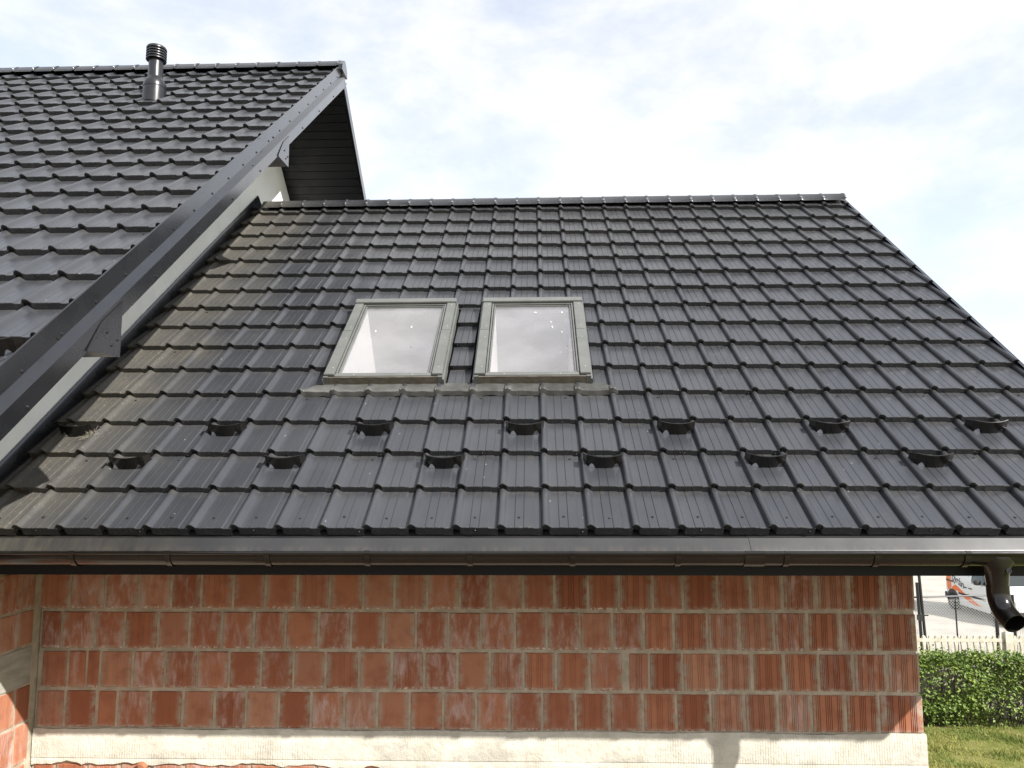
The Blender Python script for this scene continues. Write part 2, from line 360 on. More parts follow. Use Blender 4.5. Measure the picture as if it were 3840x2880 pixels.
def join_tiles(items, name, mat):
    bm = bmesh.new()
    for me, mtx in items:
        n0 = len(bm.verts); bm.from_mesh(me); bm.verts.ensure_lookup_table()
        bmesh.ops.transform(bm, matrix=mtx, verts=bm.verts[n0:])
    r_ = bpy.data.meshes.new(name); bm.to_mesh(r_); bm.free(); r_.materials.append(mat)
    for p in r_.polygons: p.use_smooth = True
    r_.set_sharp_from_angle(angle=rad(32)); return r_
def screw_mesh(mat, r_=.0055, h=.005):
    mb = MB(); mb.lathe([(r_*1.5, 0), (r_*1.5, h*.35), (r_, h*.4), (r_*.8, h)], n=8); return mb.mesh('screw', mat, 40)
ME_SCREW = screw_mesh(m_screw); ME_BRIGHT = screw_mesh(m_bright, .007, .010); ME_BOLT = screw_mesh(m_screw, .0055, .006)

# ================================================================== BRICK WING
wing = thing('brick_wing', (-0.45, 4.0, G), 'low brick wing with black tiled roof, two roof windows and a concrete band', 'house wing')
BW = Vector(wing.location)
def roofpt(x, v, n): return Vector((x, v*math.cos(A)-n*math.sin(A), v*math.sin(A)+n*math.cos(A)))
# windows in roof coordinates: x0, x1 ; v0, v1
WV0, WV1 = 4.28*L, 7.86*L
WIN = [(-1.462, -0.668), (-0.452, 0.320)]
CX0, CX1 = WIN[0][0]-.016, WIN[1][1]+.022
CV0, CV1 = WV0-.012, WV1+.02
VR = YR_W/math.cos(A)
# deck: boards of the roof round the two openings
dk = MB(); n0, n1_ = -.115, -.078
xs = [XG+.02, WIN[0][0]+.05, WIN[0][1]-.05, WIN[1][0]+.05, WIN[1][1]-.05, XV-.02]
dk.box(xs[0], xs[5], .03, WV0+.05, n0, n1_); dk.box(xs[0], xs[5], WV1-.05, VR-.09, n0, n1_)
for a_, b_ in ((0, 1), (2, 3), (4, 5)): dk.box(xs[a_], xs[b_], WV0+.05, WV1-.05, n0, n1_)
roof = ob('roof', dk.mesh('roof_deck', m_black), wing, -BW, (A, 0, 0))
tile_vars = [tile_mesh(L, m_tile, seed=s_) for s_ in range(5)]
edge_t = tile_mesh(L, m_tile, EDGE, 3)
eave_vars = [tile_mesh(L, m_tile, seed=40+s_, drop=.010) for s_ in range(3)]
rest = []; NR = 16
for j in range(NR):
    for i in range(-14, 15):
        me = edge_t if i == 14 else random.choice(eave_vars if j == 0 else tile_vars)
        lr = L
        x, v = i*W, j*L
        loc = Vector((x, v+random.uniform(-.0012, .0012), random.uniform(-.001, .001)))
        rot = (random.uniform(-.002, .002), random.uniform(-.002, .002), random.uniform(-.0015, .0015))
        if j == NR-1:   # short top row under the ridge caps
            me = clip_mesh(me, [[((0, VR-v-.06, 0), (0, 1, 0))]], 'tile')
        if x+.207 > CX0 and x-.023 < CX1 and v+L > CV0 and v < CV1 and i != 14:
            a, b, c, d = CX0-x, CX1-x, CV0-v, CV1-v
            me = clip_mesh(me, [[((a, 0, 0), (1, 0, 0))], [((b, 0, 0), (-1, 0, 0))],
                                [((a, 0, 0), (-1, 0, 0)), ((b, 0, 0), (1, 0, 0)), ((0, c, 0), (0, 1, 0))],
                                [((a, 0, 0), (-1, 0, 0)), ((b, 0, 0), (1, 0, 0)), ((0, d, 0), (0, -1, 0))]], 'tile')
            if me is None: continue
        if j <= 10 or (j == 11 and i > 8): ob('tile', me, roof, loc, rot)
        else: rest.append((me, Matrix.Translation(loc)))
ob('upper_tiles', join_tiles(rest, 'upper_tiles', m_tile), roof, kind='stuff')
# flat cut strips between the two windows
FL = [(0, -.028), (.001, -.022), (.046, -.022), (.048, -.0242), (.051, -.0215), (.094, -.022), (.096, -.0242), (.099, -.0215), (.150, -.022), (.153, -.028)]
flat_t = tile_mesh(L, m_tile, FL, 9)
for j in (4, 5, 6, 7):
    v = j*L
    me = flat_t if j > 4 else clip_mesh(flat_t, [[((0, CV0+.002-v, 0), (0, -1, 0))]], 'tile')
    o = ob('tile', me, roof, (-.638, v, .004))
    if j > 4:
        for sx in (.022, .132): ob('screw', ME_BOLT, roof, (-.638+sx, v+.0005, -.040), (rad(90), 0, 0))
for sx in (-.622, -.500): ob('screw', ME_BOLT, roof, (sx, 8*L+.0005, -.040), (rad(90), 0, 0))
# screws: one in every tile of the eave row, and on the fronts of every other row
for i in range(-13, 14): ob('screw', ME_SCREW, roof, (i*W+.097+random.uniform(-.006, .006), .085+random.uniform(-.008, .008), -.022-S*.26))
for j in range(0, 15, 2):
    k = 0
    for i in range(-13, 14):
        k += 1
        if k % 5 == 2: ob('screw', ME_SCREW, roof, (i*W+.10, j*L+.0005, -.042), (rad(90), 0, 0))
        if k % 5 == 4: ob('screw', ME_SCREW, roof, (i*W+.190, j*L+.0005, -.051), (rad(90), 0, 0))
        if k % 5 in (2, 4) and j > 0 and not (CX0 < i*W+.19 < CX1 and CV0-.1 < j*L-.03 < CV1):
            ob('screw', ME_SCREW, roof, (i*W+(.06 if k % 5 == 2 else .15), j*L-.045, -.022-S*.86))
# ridge caps
def ridge_cap_mesh(wd, mat):
    mb = MB(); R = []
    pr = [(-.100, -.072), (-.096, -.050), (-.062, -.012), (-.040, .014), (-.020, .026), (0, .030), (.020, .026), (.040, .014), (.062, -.012), (.096, -.050), (.100, -.072)]
    for x, k in ((0, 1.0), (wd-.034, 1.0), (wd-.030, 1.06), (wd-.022, 1.10), (wd-.008, 1.10), (wd, 1.06)):
        R.append([(x, y*(1+(k-1)*.5), z+(k-1)*.06) for y, z in pr])
    mb.rings(R, False, False); me = mb.mesh('ridge_cap', mat, 45); up_normals(me); return me
cap_w = ridge_cap_mesh(W+.001, m_tile)
zr = VR*math.sin(A)+.006
def inroof(p): # world -> roof-local (roof only rotated about X at the world origin)
    return Vector((p[0], p[1]*math.cos(A)+p[2]*math.sin(A), -p[1]*math.sin(A)+p[2]*math.cos(A)))
nx = int((XV-(XG+.06))/W)
for i in range(nx+1):
    x = XV-.002-(i+1)*W
    if x < XG-.1: break
    o = ob('ridge_cap', cap_w, roof, inroof((max(x, XG+.03), YR_W, zr+random.uniform(-.002, .002))), (-A, 0, random.uniform(-.004, .004)))
    ob('screw', ME_BRIGHT, roof, inroof((x+W-.015, YR_W-.098, zr-.036)), (rad(55)-A, 0, 0))
# rear slope of the wing (plain sheet, out of sight)
rr = MB(); rr.hexa([(XG, YR_W+.02, zr-.06), (XV, YR_W+.02, zr-.06), (XV, 8.8, zr-.06-4.78*math.tan(A)), (XG, 8.8, zr-.06-4.78*math.tan(A)), (XG, YR_W+.02, zr-.03), (XV, YR_W+.02, zr-.03), (XV, 8.8, zr-.03-4.78*math.tan(A)), (XG, 8.8, zr-.03-4.78*math.tan(A))])
wchild('roof', rr.mesh('rear_slope', m_trim), wing)
# verge trim on the free gable
vt = MB()
for xa, xb, na, nb in ((XV+.006, XV+.010, -.23, -.012), (XV-.012, XV+.006, -.018, -.013)):
    vt.hexa([roofpt(xa, -.02, na), roofpt(xb, -.02, na), roofpt(xb, VR+na*math.tan(A), na), roofpt(xa, VR+na*math.tan(A), na),
             roofpt(xa, -.02, nb), roofpt(xb, -.02, nb), roofpt(xb, VR+nb*math.tan(A), nb), roofpt(xa, VR+nb*math.tan(A), nb)])
wchild('verge_trim', vt.mesh('verge_trim', m_trim), wing)
# underside board of that verge overhang
sf = MB(); sf.hexa([roofpt(XR, .05, -.2), roofpt(XV, .05, -.2), roofpt(XV, VR-.2, -.2), roofpt(XR, VR-.2, -.2), roofpt(XR, .05, -.18), roofpt(XV, .05, -.18), roofpt(XV, VR-.2, -.18), roofpt(XR, VR-.2, -.18)])
wchild('verge_soffit', sf.mesh('verge_soffit', m_soffit), wing)
# eave strip (two lengths with a lap), fascia, soffit
def strip(x0, x1, dn):
    mb = MB(); P = [(.10, -.026), (.052, -.0665), (-.006, -.0690), (-.044, -.1235), (-.047, -.129), (-.044, -.140)]
    R = [[(x, y-dn*.8, z+dn*.5) for y, z in P] + [(x, y+.0015, z-.0016) for y, z in reversed(P)] for x in (x0, x1)]
    mb.rings(R); return mb.mesh('eave_strip', m_strip)
wchild('eave_strip', strip(XG+.01, 1.035, 0), wing); wchild('eave_strip', strip(1.022, 3.18, .0022), wing)
fm = MB(); fm.box(XG+.005, 3.06, -.004, .016, -.2536, -.10); fm.box(XG+.005, 3.06, .016, YW-.004, -.2516, -.235)
fasc = wchild('fascia', fm.mesh('fascia', m_fascia), wing)
# gutter
GY, GZ, GR = -.095, -.132, .0625
gm = MB(); n = 14; R = []
for x in (XG+.012, 3.13):
    ring = [(x, GY-GR*math.cos(math.pi*k/n), GZ-GR*math.sin(math.pi*k/n)) for k in range(n+1)]
    ring += [(x, GY+(GR-.003)*math.cos(math.pi*k/n), GZ-(GR-.003)*math.sin(math.pi*k/n)) for k in range(n+1)]
    R.append(ring)
gm.rings(R)
gm.tube([(XG+.012, GY-GR-.002, GZ+.004), (3.13, GY-GR-.002, GZ+.004)], .0095, 12)
for x in (XG+.014, 3.128): gm.prism([(GY-GR*math.cos(math.pi*k/n), GZ-GR*math.sin(math.pi*k/n)) for k in range(n+1)], lambda u, v, w: (w, u, v), x-.002, x+.002)
gutter = wchild('gutter', gm.mesh('gutter', m_gut, 40), wing)
def bracket(x, wd=.026):
    mb = MB(); R = []; m = 16
    path = [(GY+GR+.004, GZ+.012)] + [(GY+(GR+.0055)*math.cos(math.pi*k/m), GZ-(GR+.0055)*math.sin(math.pi*k/m)) for k in range(m+1)]
    path += [(GY-GR-.0125, GZ+.006), (GY-GR-.010, GZ+.014), (GY-GR-.002, GZ+.0165), (GY-GR+.006, GZ+.013)]
    inn = [(y+(GY-y)*.03, z+(.0028 if z < GZ-.03 else -.001)) for y, z in path]
    R = [[(xx, y, z) for y, z in path]+[(xx, y, z) for y, z in reversed(inn)] for xx in (x-wd/2, x+wd/2)]
    mb.rings(R); return mb.mesh('bracket', m_gut, 35)
for x in (-2.83, -2.352, -1.869, -1.372, -.876, -.371, .130, .641, 1.162, 1.592, 2.018, 2.52, 3.02): wchild('bracket', bracket(x), gutter)
wchild('connector', bracket(1.010, .098), gutter)
# outlet funnel + elbow
OX = 2.182; om = MB()
def ell(c, rx, ry, k=20): return [(c[0]+rx*math.cos(2*math.pi*i/k), c[1]+ry*math.sin(2*math.pi*i/k), c[2]) for i in range(k)]
om.rings([ell((OX, GY, GZ-.012), .090, .0655), ell((OX, GY, GZ-.045), .085, .067), ell((OX, GY, GZ-.070), .060, .062), ell((OX, GY, GZ-.105), .052, .054), ell((OX, GY, GZ-.150), .0475, .0495), ell((OX, GY, GZ-.168), .0475, .0495)], True, False)
outl = wchild('outlet_funnel', om.mesh('outlet_funnel', m_gut, 50), gutter)
bd = MB(); bd.lathe([(.013, 0), (.013, .003), (.009, .003), (.009, .001), (.004, .001), (.004, .004)], n=14)
ob('seal_disc', bd.mesh('seal_disc', m_gut, 40), gutter, Vector((OX+.022, GY-.0615, GZ-.078)), (rad(80), 0, 0))
em = MB(); path = [Vector((OX, GY, GZ-.155)), Vector((OX, GY, GZ-.185))]
Rb, dirh = .125, Vector((.10, -1, 0)).normalized(); z0 = GZ-.185
for k in range(1, 9):
    th = rad(60)*k/8; path.append(Vector((OX, GY, z0-Rb*math.sin(th)))+dirh*Rb*(1-math.cos(th)))
dl = dirh*math.sin(rad(60))+Vector((0, 0, -math.cos(rad(60)))); path.append(path[-1]+dl*.045)
def pipe(path, ro, ri):
    mb = MB()
    for rr_, rev in ((ro, False), (ri, True)): mb.tube(path, rr_, 20, False)
    m_ = 20; a = len(path)-1; tot = len(path)*m_
    for e in (0, a): mb.f += [(e*m_+i, e*m_+(i+1) % m_, tot+e*m_+(i+1) % m_, tot+e*m_+i) for i in range(m_)]; mb.mi += [0]*m_
    return mb
wchild('outlet_elbow', pipe(path, .0505, .0480).mesh('outlet_elbow', m_gut, 50), gutter)
# wall flashing along the main house
fl = MB()
def flash(poly_xn, v0, v1):
    R = [[roofpt(x, v, n) for x, n in poly_xn] for v in (v0, v1)]; return fl.rings(R)
flash([(XG+.004, -.09), (XG+.004, .052), (XG+.012, .052), (XG+.020, .040), (XG+.026, -.02), (XG+.034, -.045), (XG+.030, -.09)], .0, VR+.16)
wchild('wall_flashing', fl.mesh('wall_flashing', m_trim, 30), wing)
# ---------------------------------------------------------------- roof windows
m_drop = M('bird_dropping', (.75, .74, .70), .8)
def skylight(x0, x1, label, drops=()):
    ox, ov = (x0+x1)/2, WV0; X0, X1, V1 = x0-ox, x1-ox, WV1-WV0; fw = .068
    fmb = MB()
    for b in [(X0+.004, X0+.060, .006, V1-.01, -.09, .030), (X1-.060, X1-.004, .006, V1-.01, -.09, .030), (X0+.060, X1-.060, V1-.062, V1-.012, -.09, .028)]: fmb.box(*b)
    sk = ob('roof_window', fmb.mesh('roof_window_frame', m_clad2), wing, roofpt(ox, WV0, 0)-BW, (A, 0, 0)); sk['label'] = label
    def part(nm, boxes, mat, bev=0):
        mb = MB()
        for b in boxes: mb.box(*b)
        me = mb.mesh(nm, mat)
        if bev:
            bm = bmesh.new(); bm.from_mesh(me); bmesh.ops.bevel(bm, geom=bm.edges[:], offset=bev, segments=2, affect='EDGES'); bm.to_mesh(me); bm.free(); finish(me, 40)
        return ob(nm, me, sk)
    part('top_cover', [(X0-.004, X1+.004, V1-.070, V1, -.02, .057)], m_clad, .004)
    for a_, b_ in ((X0, X0+fw), (X1-fw, X1)):
        part('side_cover', [(a_, b_, V1*.545, V1-.0715, -.015, .050)], m_clad, .004)
        part('side_cover', [(a_-.0015, b_+.0015, .012, V1*.545-.001, -.015, .0525)], m_clad, .004)
    for a_, b_ in ((X0-.012, X0-.0025), (X1+.0025, X1+.014)): part('side_flashing', [(a_, b_, -.01, V1-.02, -.06, .020)], m_clad)
    # sash
    i0, i1 = X0+fw+.006, X1-fw-.006
    part('sash', [(i0, i0+.011, .045, V1-.082, .0, .043), (i1-.011, i1, .045, V1-.082, .0, .043), (i0+.0112, i1-.0112, V1-.096, V1-.083, .0, .041)], m_clad, .0015)
    part('sash', [(i0+.016, i0+.026, .052, V1-.1, .0, .036), (i1-.026, i1-.016, .052, V1-.1, .0, .036), (i0+.0262, i1-.0262, V1-.112, V1-.102, .0, .034)], m_clad, .0015)
    part('bottom_cover', [(X0+fw+.003, X1-fw-.003, .004, .050, .0, .040)], m_clad, .004)
    part('front_profile', [(X0+.030, X1-.030, -.004, .003, -.046, .035)], m_clad3)
    part('front_corner', [(X0-.003, X0+.028, -.006, .010, -.05, .038)], m_clad); part('front_corner', [(X1-.028, X1+.003, -.006, .010, -.05, .038)], m_clad)
    part('sill_flashing', [(X0-.016, X1+.016, -.020, -.007, -.066, -.040)], m_clad)
    gx0, gx1, gv0, gv1 = i0+.027, i1-.027, .052, V1-.113
    part('pane', [(gx0, gx1, gv0, gv1, .022, .026)], m_glass)
    for q, (sx, sv) in enumerate(((X0+.045, .10), (X0+.045, .52), (X0+.045, .70), (X0+.045, V1-.11), (X1-.030, .10), (X1-.030, .52), (X1-.030, .70), (X1-.030, V1-.11), (X0+.2, .025), (X1-.2, .025))):
        ob('screw', ME_BRIGHT_S, sk, (sx, sv, .0525 if sv < .6 and abs(sx) > .3 else (.050 if abs(sx) > .3 else .040)))
    # lining of the opening below the glass
    rm = MB(); dn = -.68; e = .006
    a0, a1, b0, b1 = gx0-.004, gx1+.004, gv0-.004, gv1+.004
    rm.box(a0-.012, a0, b0, b1, dn, .018); rm.box(a1, a1+.012, b0, b1, dn, .018); rm.box(a0, a1, b0-.012, b0, dn, .018); rm.box(a0, a1, b1, b1+.012, dn, .018); rm.box(a0-.012, a1+.012, b0-.012, b1+.012, dn-.012, dn)
    ob('lining', rm.mesh('lining', m_reveal), sk)
    for dx, dv, ds, el in drops:
        dm = bmesh.new(); bmesh.ops.create_icosphere(dm, subdivisions=2, radius=1)
        for v in dm.verts: v.co = Vector((v.co.x*ds*random.uniform(.8, 1.2), v.co.y*ds*el*random.uniform(.85, 1.15), v.co.z*.0012))
        me_ = bpy.data.meshes.new('dropping'); dm.to_mesh(me_); dm.free(); me_.materials.append(m_drop); ob('dropping', me_, sk, (gx0+(gx1-gx0)*dx, gv0+(gv1-gv0)*dv, .0265))
    return sk
ME_BRIGHT_S = screw_mesh(M('painted_rivet', (0.34, 0.34, 0.31), 0.3), .0030, .0022)
skylight(*WIN[0], 'left roof window, cream sunlit lining showing in its lower corner', ((.22, .62, .0035, 4.0), (.66, .68, .0035, 4.4), (.86, .88, .003, 1)))
skylight(*WIN[1], 'right roof window with white droppings on the glass', ((.54, .90, .009, .9), (.90, .90, .006, 1.5), (.76, .66, .0035, 5.5), (.745, .74, .005, 1), (.88, .58, .004, 1.2), (.84, .28, .004, .6)))
# pleated apron under both windows
ap = MB(); xa, xb = -6.95*W, 2.16*W; NXA = 1500; vsn = [(4.300, 0), (4.24, .15), (4.15, .5), (4.07, .8), (4.005, .85), (3.990, .85), (3.982, .85), (3.978, .85)]
rows_ = []
for q, (vv, bl) in enumerate(vsn):
    row = []
    for k in range(NXA+1):
        x = xa+(xb-xa)*k/NXA
        p_ = prof_at(x); 
        if p_ < -.022 : p_ = -.022+(.022+p_)*.4
        base = bl*p_+(1-bl)*-.014
        nn = base-S*max(0, vv-4)+.005+.0023*math.cos(2*math.pi*k/5)+.0015*math.sin(x*31)+.001*math.sin(x*77)
        if q == 5: nn -= .004
        if q == 6: nn -= .024
        if q == 7: nn -= .040+.004*math.sin(x*23)+.003*math.sin(x*61)
        v = vv+(.006*math.sin(x*19)+.004*math.sin(x*47+1))*(1 if q > 2 else 0)
        side = min(x-xa, xb-x)
        if side < .11: v = min(v, 4.02+side/.11*.28) if q < 4 else v
        row.append((x, v*L, nn))
    rows_.append(row)
ap.rings(rows_, False, False)
me = ap.mesh('window_apron', m_apron, 38); up_normals(me); ob('window_apron', me, roof)
# ---------------------------------------------------------------- snow guards
def guard_mesh(mat):
    mb = MB(); n = 22; hw = .098; R0, R1, R2, R3 = [], [], [], []
    top, bot = [], []
    for k in range(n+1):
        x = -hw+2*hw*k/n; y = -.022*(1-(x/hw)**2)
        d = abs(x)
        zb = -.047
        if d > .046: 
            q = (d-.046)/(.092-.046); zb = -.047+.042*math.sin(math.pi*min(1, q))*(1 if q < 1 else 0)
            if q >= 1: zb = -.030
        top.append((x, y, .043+.003*(x/hw)**2)); bot.append((x, y-.002, zb))
    fr = [top, bot]
    back_t = [(x, y+.0025, z) for x, y, z in top]; back_b = [(x, y+.0025, z) for x, y, z in bot]
    mb.rings([top, bot, back_b, back_t, top], False, False)
    # top flange and foot
    mb.rings([[(x, y, z) for x, y, z in top], [(x, y+.005, z+.002) for x, y, z in top], [(x, y+.005, z-.0005) for x, y, z in top]], False, False)
    mb.box(-.046, .046, -.034, -.018, -.0475, -.044)
    for s_ in (-1, 1):
        x = s_*hw
        mb.hexa([(x-.002, 0, -.030), (x+.002, 0, -.030), (x+s_*.016+.002, .055, -.026), (x+s_*.016-.002, .055, -.026), (x-.002, 0, .045), (x+.002, 0, .045), (x+s_*.016+.002, .055, .016), (x+s_*.016-.002, .055, .016)])
        mb.box(min(x, x+s_*.026), max(x, x+s_*.026), -.006, .052, -.030, -.026)
    return mb.mesh('guard_plate', mat, 40)
ME_G = guard_mesh(m_gut)
m_hole = M('guard_bolt', (0.05, 0.05, 0.05), .3)
def guard(parent, col, v, n=0, jit=True):
    x = col*W+random.uniform(-.006, .006); main = parent is not wing
    o = ob('snow_guard', ME_G, parent, (mpt(T0.x+x, v, n)-BH) if main else (roofpt(x, v, n)-BW), ((AM if main else A)+random.uniform(-.04, .04), 0, random.uniform(-.02, .02)))
    for sx, sy_ in ((-.111, .01), (-.111, .04), (.111, .01), (.111, .04)): ob('bolt', ME_BOLT, o, (sx, sy_, -.026))
    return o
for c_ in range(7): guard(wing, -12.5+4*c_, 2.62*L, -.008)
for c_ in range(6): guard(wing, -10.5+4*c_, 1.63*L, -.008)

# ---------------------------------------------------------------- walls of the wing
ROWS = {1: [-3.129, -2.931, -2.703, -2.496, -2.294, -2.107, -1.907, -1.707, -1.512, -1.307, -1.108, -0.91, -0.712, -0.515, -0.324, -0.128, 0.063, 0.263, 0.453, 0.652, 0.838, 1.041, 1.238, 1.43, 1.631, 1.827, 2.022, 2.208],
        2: [-3.095, -2.965, -2.758, -2.571, -2.366, -2.17, -1.971, -1.771, -1.577, -1.374, -1.174, -0.979, -0.777, -0.581, -0.384, -0.181, 0.014, 0.213, 0.406, 0.595, 0.775, 0.974, 1.169, 1.369, 1.566, 1.764, 1.965, 2.207],
        3: [-3.081, -2.91, -2.797, -2.714, -2.509, -2.31, -2.111, -1.917, -1.719, -1.522, -1.324, -1.123, -0.922, -0.725, -0.527, -0.328, -0.13, 0.068, 0.268, 0.468, 0.622, 0.821, 1.035, 1.23, 1.424, 1.623, 1.826, 2.024, 2.211],
        4: [-3.095, -2.919, -2.72, -2.593, -2.39, -2.192, -1.994, -1.802, -1.606, -1.405, -1.208, -1.007, -0.81, -0.611, -0.41, -0.213, -0.016, 0.181, 0.382, 0.58, 0.777, 0.981, 1.18, 1.373, 1.571, 1.768, 1.965, 2.215]}
ROWS[0] = [x+.1 for x in ROWS[1][:-1]]+[2.205]
ROWS[5] = [-3.09]+[-2.96+.199*k for k in range(26)]+[2.21]
ZB = {0: (-.335, -.10), 1: (-.570, -.335), 2: (-.805, -.570), 3: (-1.038, -.805), 4: (-1.268, -1.038), 5: (-1.70, -1.462)}
core = MB(); core.box(XG+.0, XR-.012, YW+.006, YW+.28, -1.2685, -.10)
core.box(XG+.0, XR-.012, YW+.012, YW+.28, G, -1.45)
core.box(XR-.29, XR-.012, YW+.2801, 7.2, G, -.30)       # gable end core
wall = wchild('wall', core.mesh('wall_core', m_mortar), wing)
def brick_mesh(wd, ht, dp, deep, seed):
    """hollow clay block: face drawn with groups of upright grooves"""
    rn = random.Random(seed); h = wd/2; gx = []
    pitch_ = .0105; centres = [-.066, 0.0, .066]
    for c_ in centres:
        for k in range(-2, 2):
            x = c_+(k+.5)*pitch_
            if abs(x) < h-.010: gx.append(x)
    pr = [(-h, .006), (-h+.004, .0012), (-h+.008, 0)]
    gd = deep*.0050
    for x in gx: pr += [(x-.0027, 0), (x-.0012, gd), (x+.0012, gd), (x+.0027, 0)]
    pr += [(h-.008, 0), (h-.004, .0012), (h, .006)]
    mb = MB(); R = []; sk = rn.uniform(-.003, .003); zt, zb_ = ht/2, -ht/2
    for z, ins in ((zb_, .006), (zb_+.005, .0), (zt-.005, .0), (zt, .006)):
        R.append([(x+sk*z/ht+rn.uniform(-.0004, .0004), -dp/2+y+ins*.8, z+rn.uniform(-.0012, .0012)) for x, y in pr]+[(h, dp/2, z), (-h, dp/2, z)])
    mb.rings(R); return mb.mesh('brick', m_brick, 25)
_bc = {}
def get_brick(wd, ht, dp, deep=.3):
    k = (round(wd, 2), round(ht, 2), dp, round(deep, 1), random.randrange(2))
    if k not in _bc: _bc[k] = brick_mesh(*k[:4], len(_bc))
    return _bc[k], wd/k[0], ht/k[1]
def lay(parent, base, rows, zb, place):
    for rr_ in rows:
        js = ROWS[rr_]; z0, z1 = zb[rr_]
        for a_, b_ in zip(js, js[1:]):
            last = b_ > 2.19
            gap = random.uniform(.010, .021); wd = b_-a_-gap
            if rr_ == 3 and abs(a_-.468) < .01: a_ += .03; wd -= .03
            if last: wd += gap/2
            top = .010 if rr_ != 0 else 0
            ht = z1-z0-random.uniform(.016, .024)
            if wd < .05: continue
            me, sx, sz = get_brick(wd, ht, .10, max(.15, min(1, .12+.42*max(0, (a_+.5))+random.choice((-.15, 0, 0, .3)))))
            o = ob('brick', me, parent)
            cxm = (a_+b_)/2 + (gap/4 if last else 0) + (.0 if not (rr_ == 3 and abs(a_-.498) < .01) else 0)
            o.location = place(cxm, (z0+z1)/2-.001, random.uniform(-.002, .0015))
            o.scale = (sx, 1, sz); o.rotation_euler = (0, random.uniform(-.004, .004), 0)
lay(wall, None, [0, 1, 2, 3, 4, 5], ZB, lambda x, z, d: Vector((x, YW+.05+d+(.004 if z < -1.4 else 0), z))-BW-Vector(wall.location))
for b_ in wall.children: b_.location = b_.location
# corner face bricks of the free gable
for rr_ in (0, 1, 2, 3, 4):
    z0, z1 = ZB[rr_]; y = YW+.105
    while y < 2.2:
        me, sx, sz = get_brick(.188, z1-z0-.016, .10, .9); o = ob('brick', me, wall, Vector((XR-.052, y+.094, (z0+z1)/2))-BW-Vector(wall.location), (0, 0, rad(90))); o.scale = (sx, 1, sz); y += .198
# concrete band with a ragged lower edge
bmb = MB(); n = 170; top_, lo, fr = [], [], []
xs_ = [XG+.002+(XR+.012-XG)*k/n for k in range(n+1)]
def low(x):
    t_ = max(0, min(1, (x+1.6)/1.2)); base = -1.4665*(1-t_)-1.50*t_
    return base+random.uniform(-.006, .006)+.007*math.sin(x*17)+.004*math.sin(x*41)
LZ = [low(x) for x in xs_]
tz = [-1.2665+.004*math.sin(x*7)+random.uniform(-.002, .002) for x in xs_]
yf = [YW-.008+.0025*math.sin(x*3.1)+random.uniform(-.0006, .0006) for x in xs_]
R = [[(x, YW+.02, z) for x, z in zip(xs_, tz)], [(x, y+.003, z) for x, y, z in zip(xs_, yf, tz)], [(x, y, z-.006) for x, y, z in zip(xs_, yf, tz)],
     [(x, y, -1.4335) for x, y in zip(xs_, yf)], [(x, y+.005, -1.4355) for x, y in zip(xs_, yf)], [(x, y+.003, -1.438) for x, y in zip(xs_, yf)], [(x, y+.003, z) for x, y, z in zip(xs_, yf, LZ)], [(x, YW+.02, z) for x, z in zip(xs_, LZ)]]
bmb.rings(R, False, False)
e = XR+.014; bmb.hexa([(XR-.2, YW+.021, -1.50), (e, YW-.004, -1.50), (e, 2.3, -1.50), (XR-.2, 2.3, -1.50), (XR-.2, YW+.021, -1.2685), (e, YW-.004, -1.2685), (e, 2.3, -1.2685), (XR-.2, 2.3, -1.2685)])
wchild('concrete_band', bmb.mesh('concrete_band', m_beam, 50), wing)
# chunk of broken block stuck in the mortar under the band
ck = bmesh.new(); bmesh.ops.create_icosphere(ck, subdivisions=2, radius=1)
for v in ck.verts: v.co = Vector((v.co.x*.032, v.co.y*.022, v.co.z*.026))*(1+random.uniform(-.18, .18))
me = bpy.data.meshes.new('block_chunk'); ck.to_mesh(me); ck.free(); me.materials.append(m_brick)
wchild('block_chunk', me, wing); o = bpy.data.objects['block_chunk']; o.location = Vector((-2.41, YW-.018, -1.476))-BW

# ================================================================== MAIN HOUSE
house = thing('main_house', (-6.5, YR_M, G), 'taller gabled house with black steel tile roof and white gable wall at left', 'house')
BH = Vector(house.location)
ca, sa = math.cos(AM), math.sin(AM)
def mpt(x, v, n, rear=False):
    p = Vector((x, T0.y+v*ca-n*sa, T0.z+v*sa+n*ca))
    if rear: p.y = 2*YR_M-p.y
    return p
def vend(n): return (YR_M-T0.y+n*sa)/ca     # where the ridge plane is met at height n
VRM = vend(0); V0M = -4*LM; XLM = -9.2
def slab(x0, x1, na, nb, v0, rear, mat, nm):
    mb = MB(); mb.hexa([mpt(x0, v0, na, rear), mpt(x1, v0, na, rear), mpt(x1, vend(na), na, rear), mpt(x0, vend(na), na, rear), mpt(x0, v0, nb, rear), mpt(x1, v0, nb, rear), mpt(x1, vend(nb), nb, rear), mpt(x0, vend(nb), nb, rear)])
    return mb.mesh(nm, mat)
dkm = MB(); dkm.box(XLM-T0.x, .02, V0M, VRM-.09, -.115, -.078)
mroof = ob('roof', dkm.mesh('main_deck', m_black), house, T0-BH, (AM, 0, 0))
wchild('roof', slab(XLM, T0.x+.02, -.20, -.01, V0M, True, m_trim, 'main_rear_slope'), house)
mt_vars = [tile_mesh(LM, m_tile2, seed=20+s_) for s_ in range(5)]; mt_edge = tile_mesh(LM, m_tile2, EDGE, 31)
rest = []; nrow = int(VRM/LM)
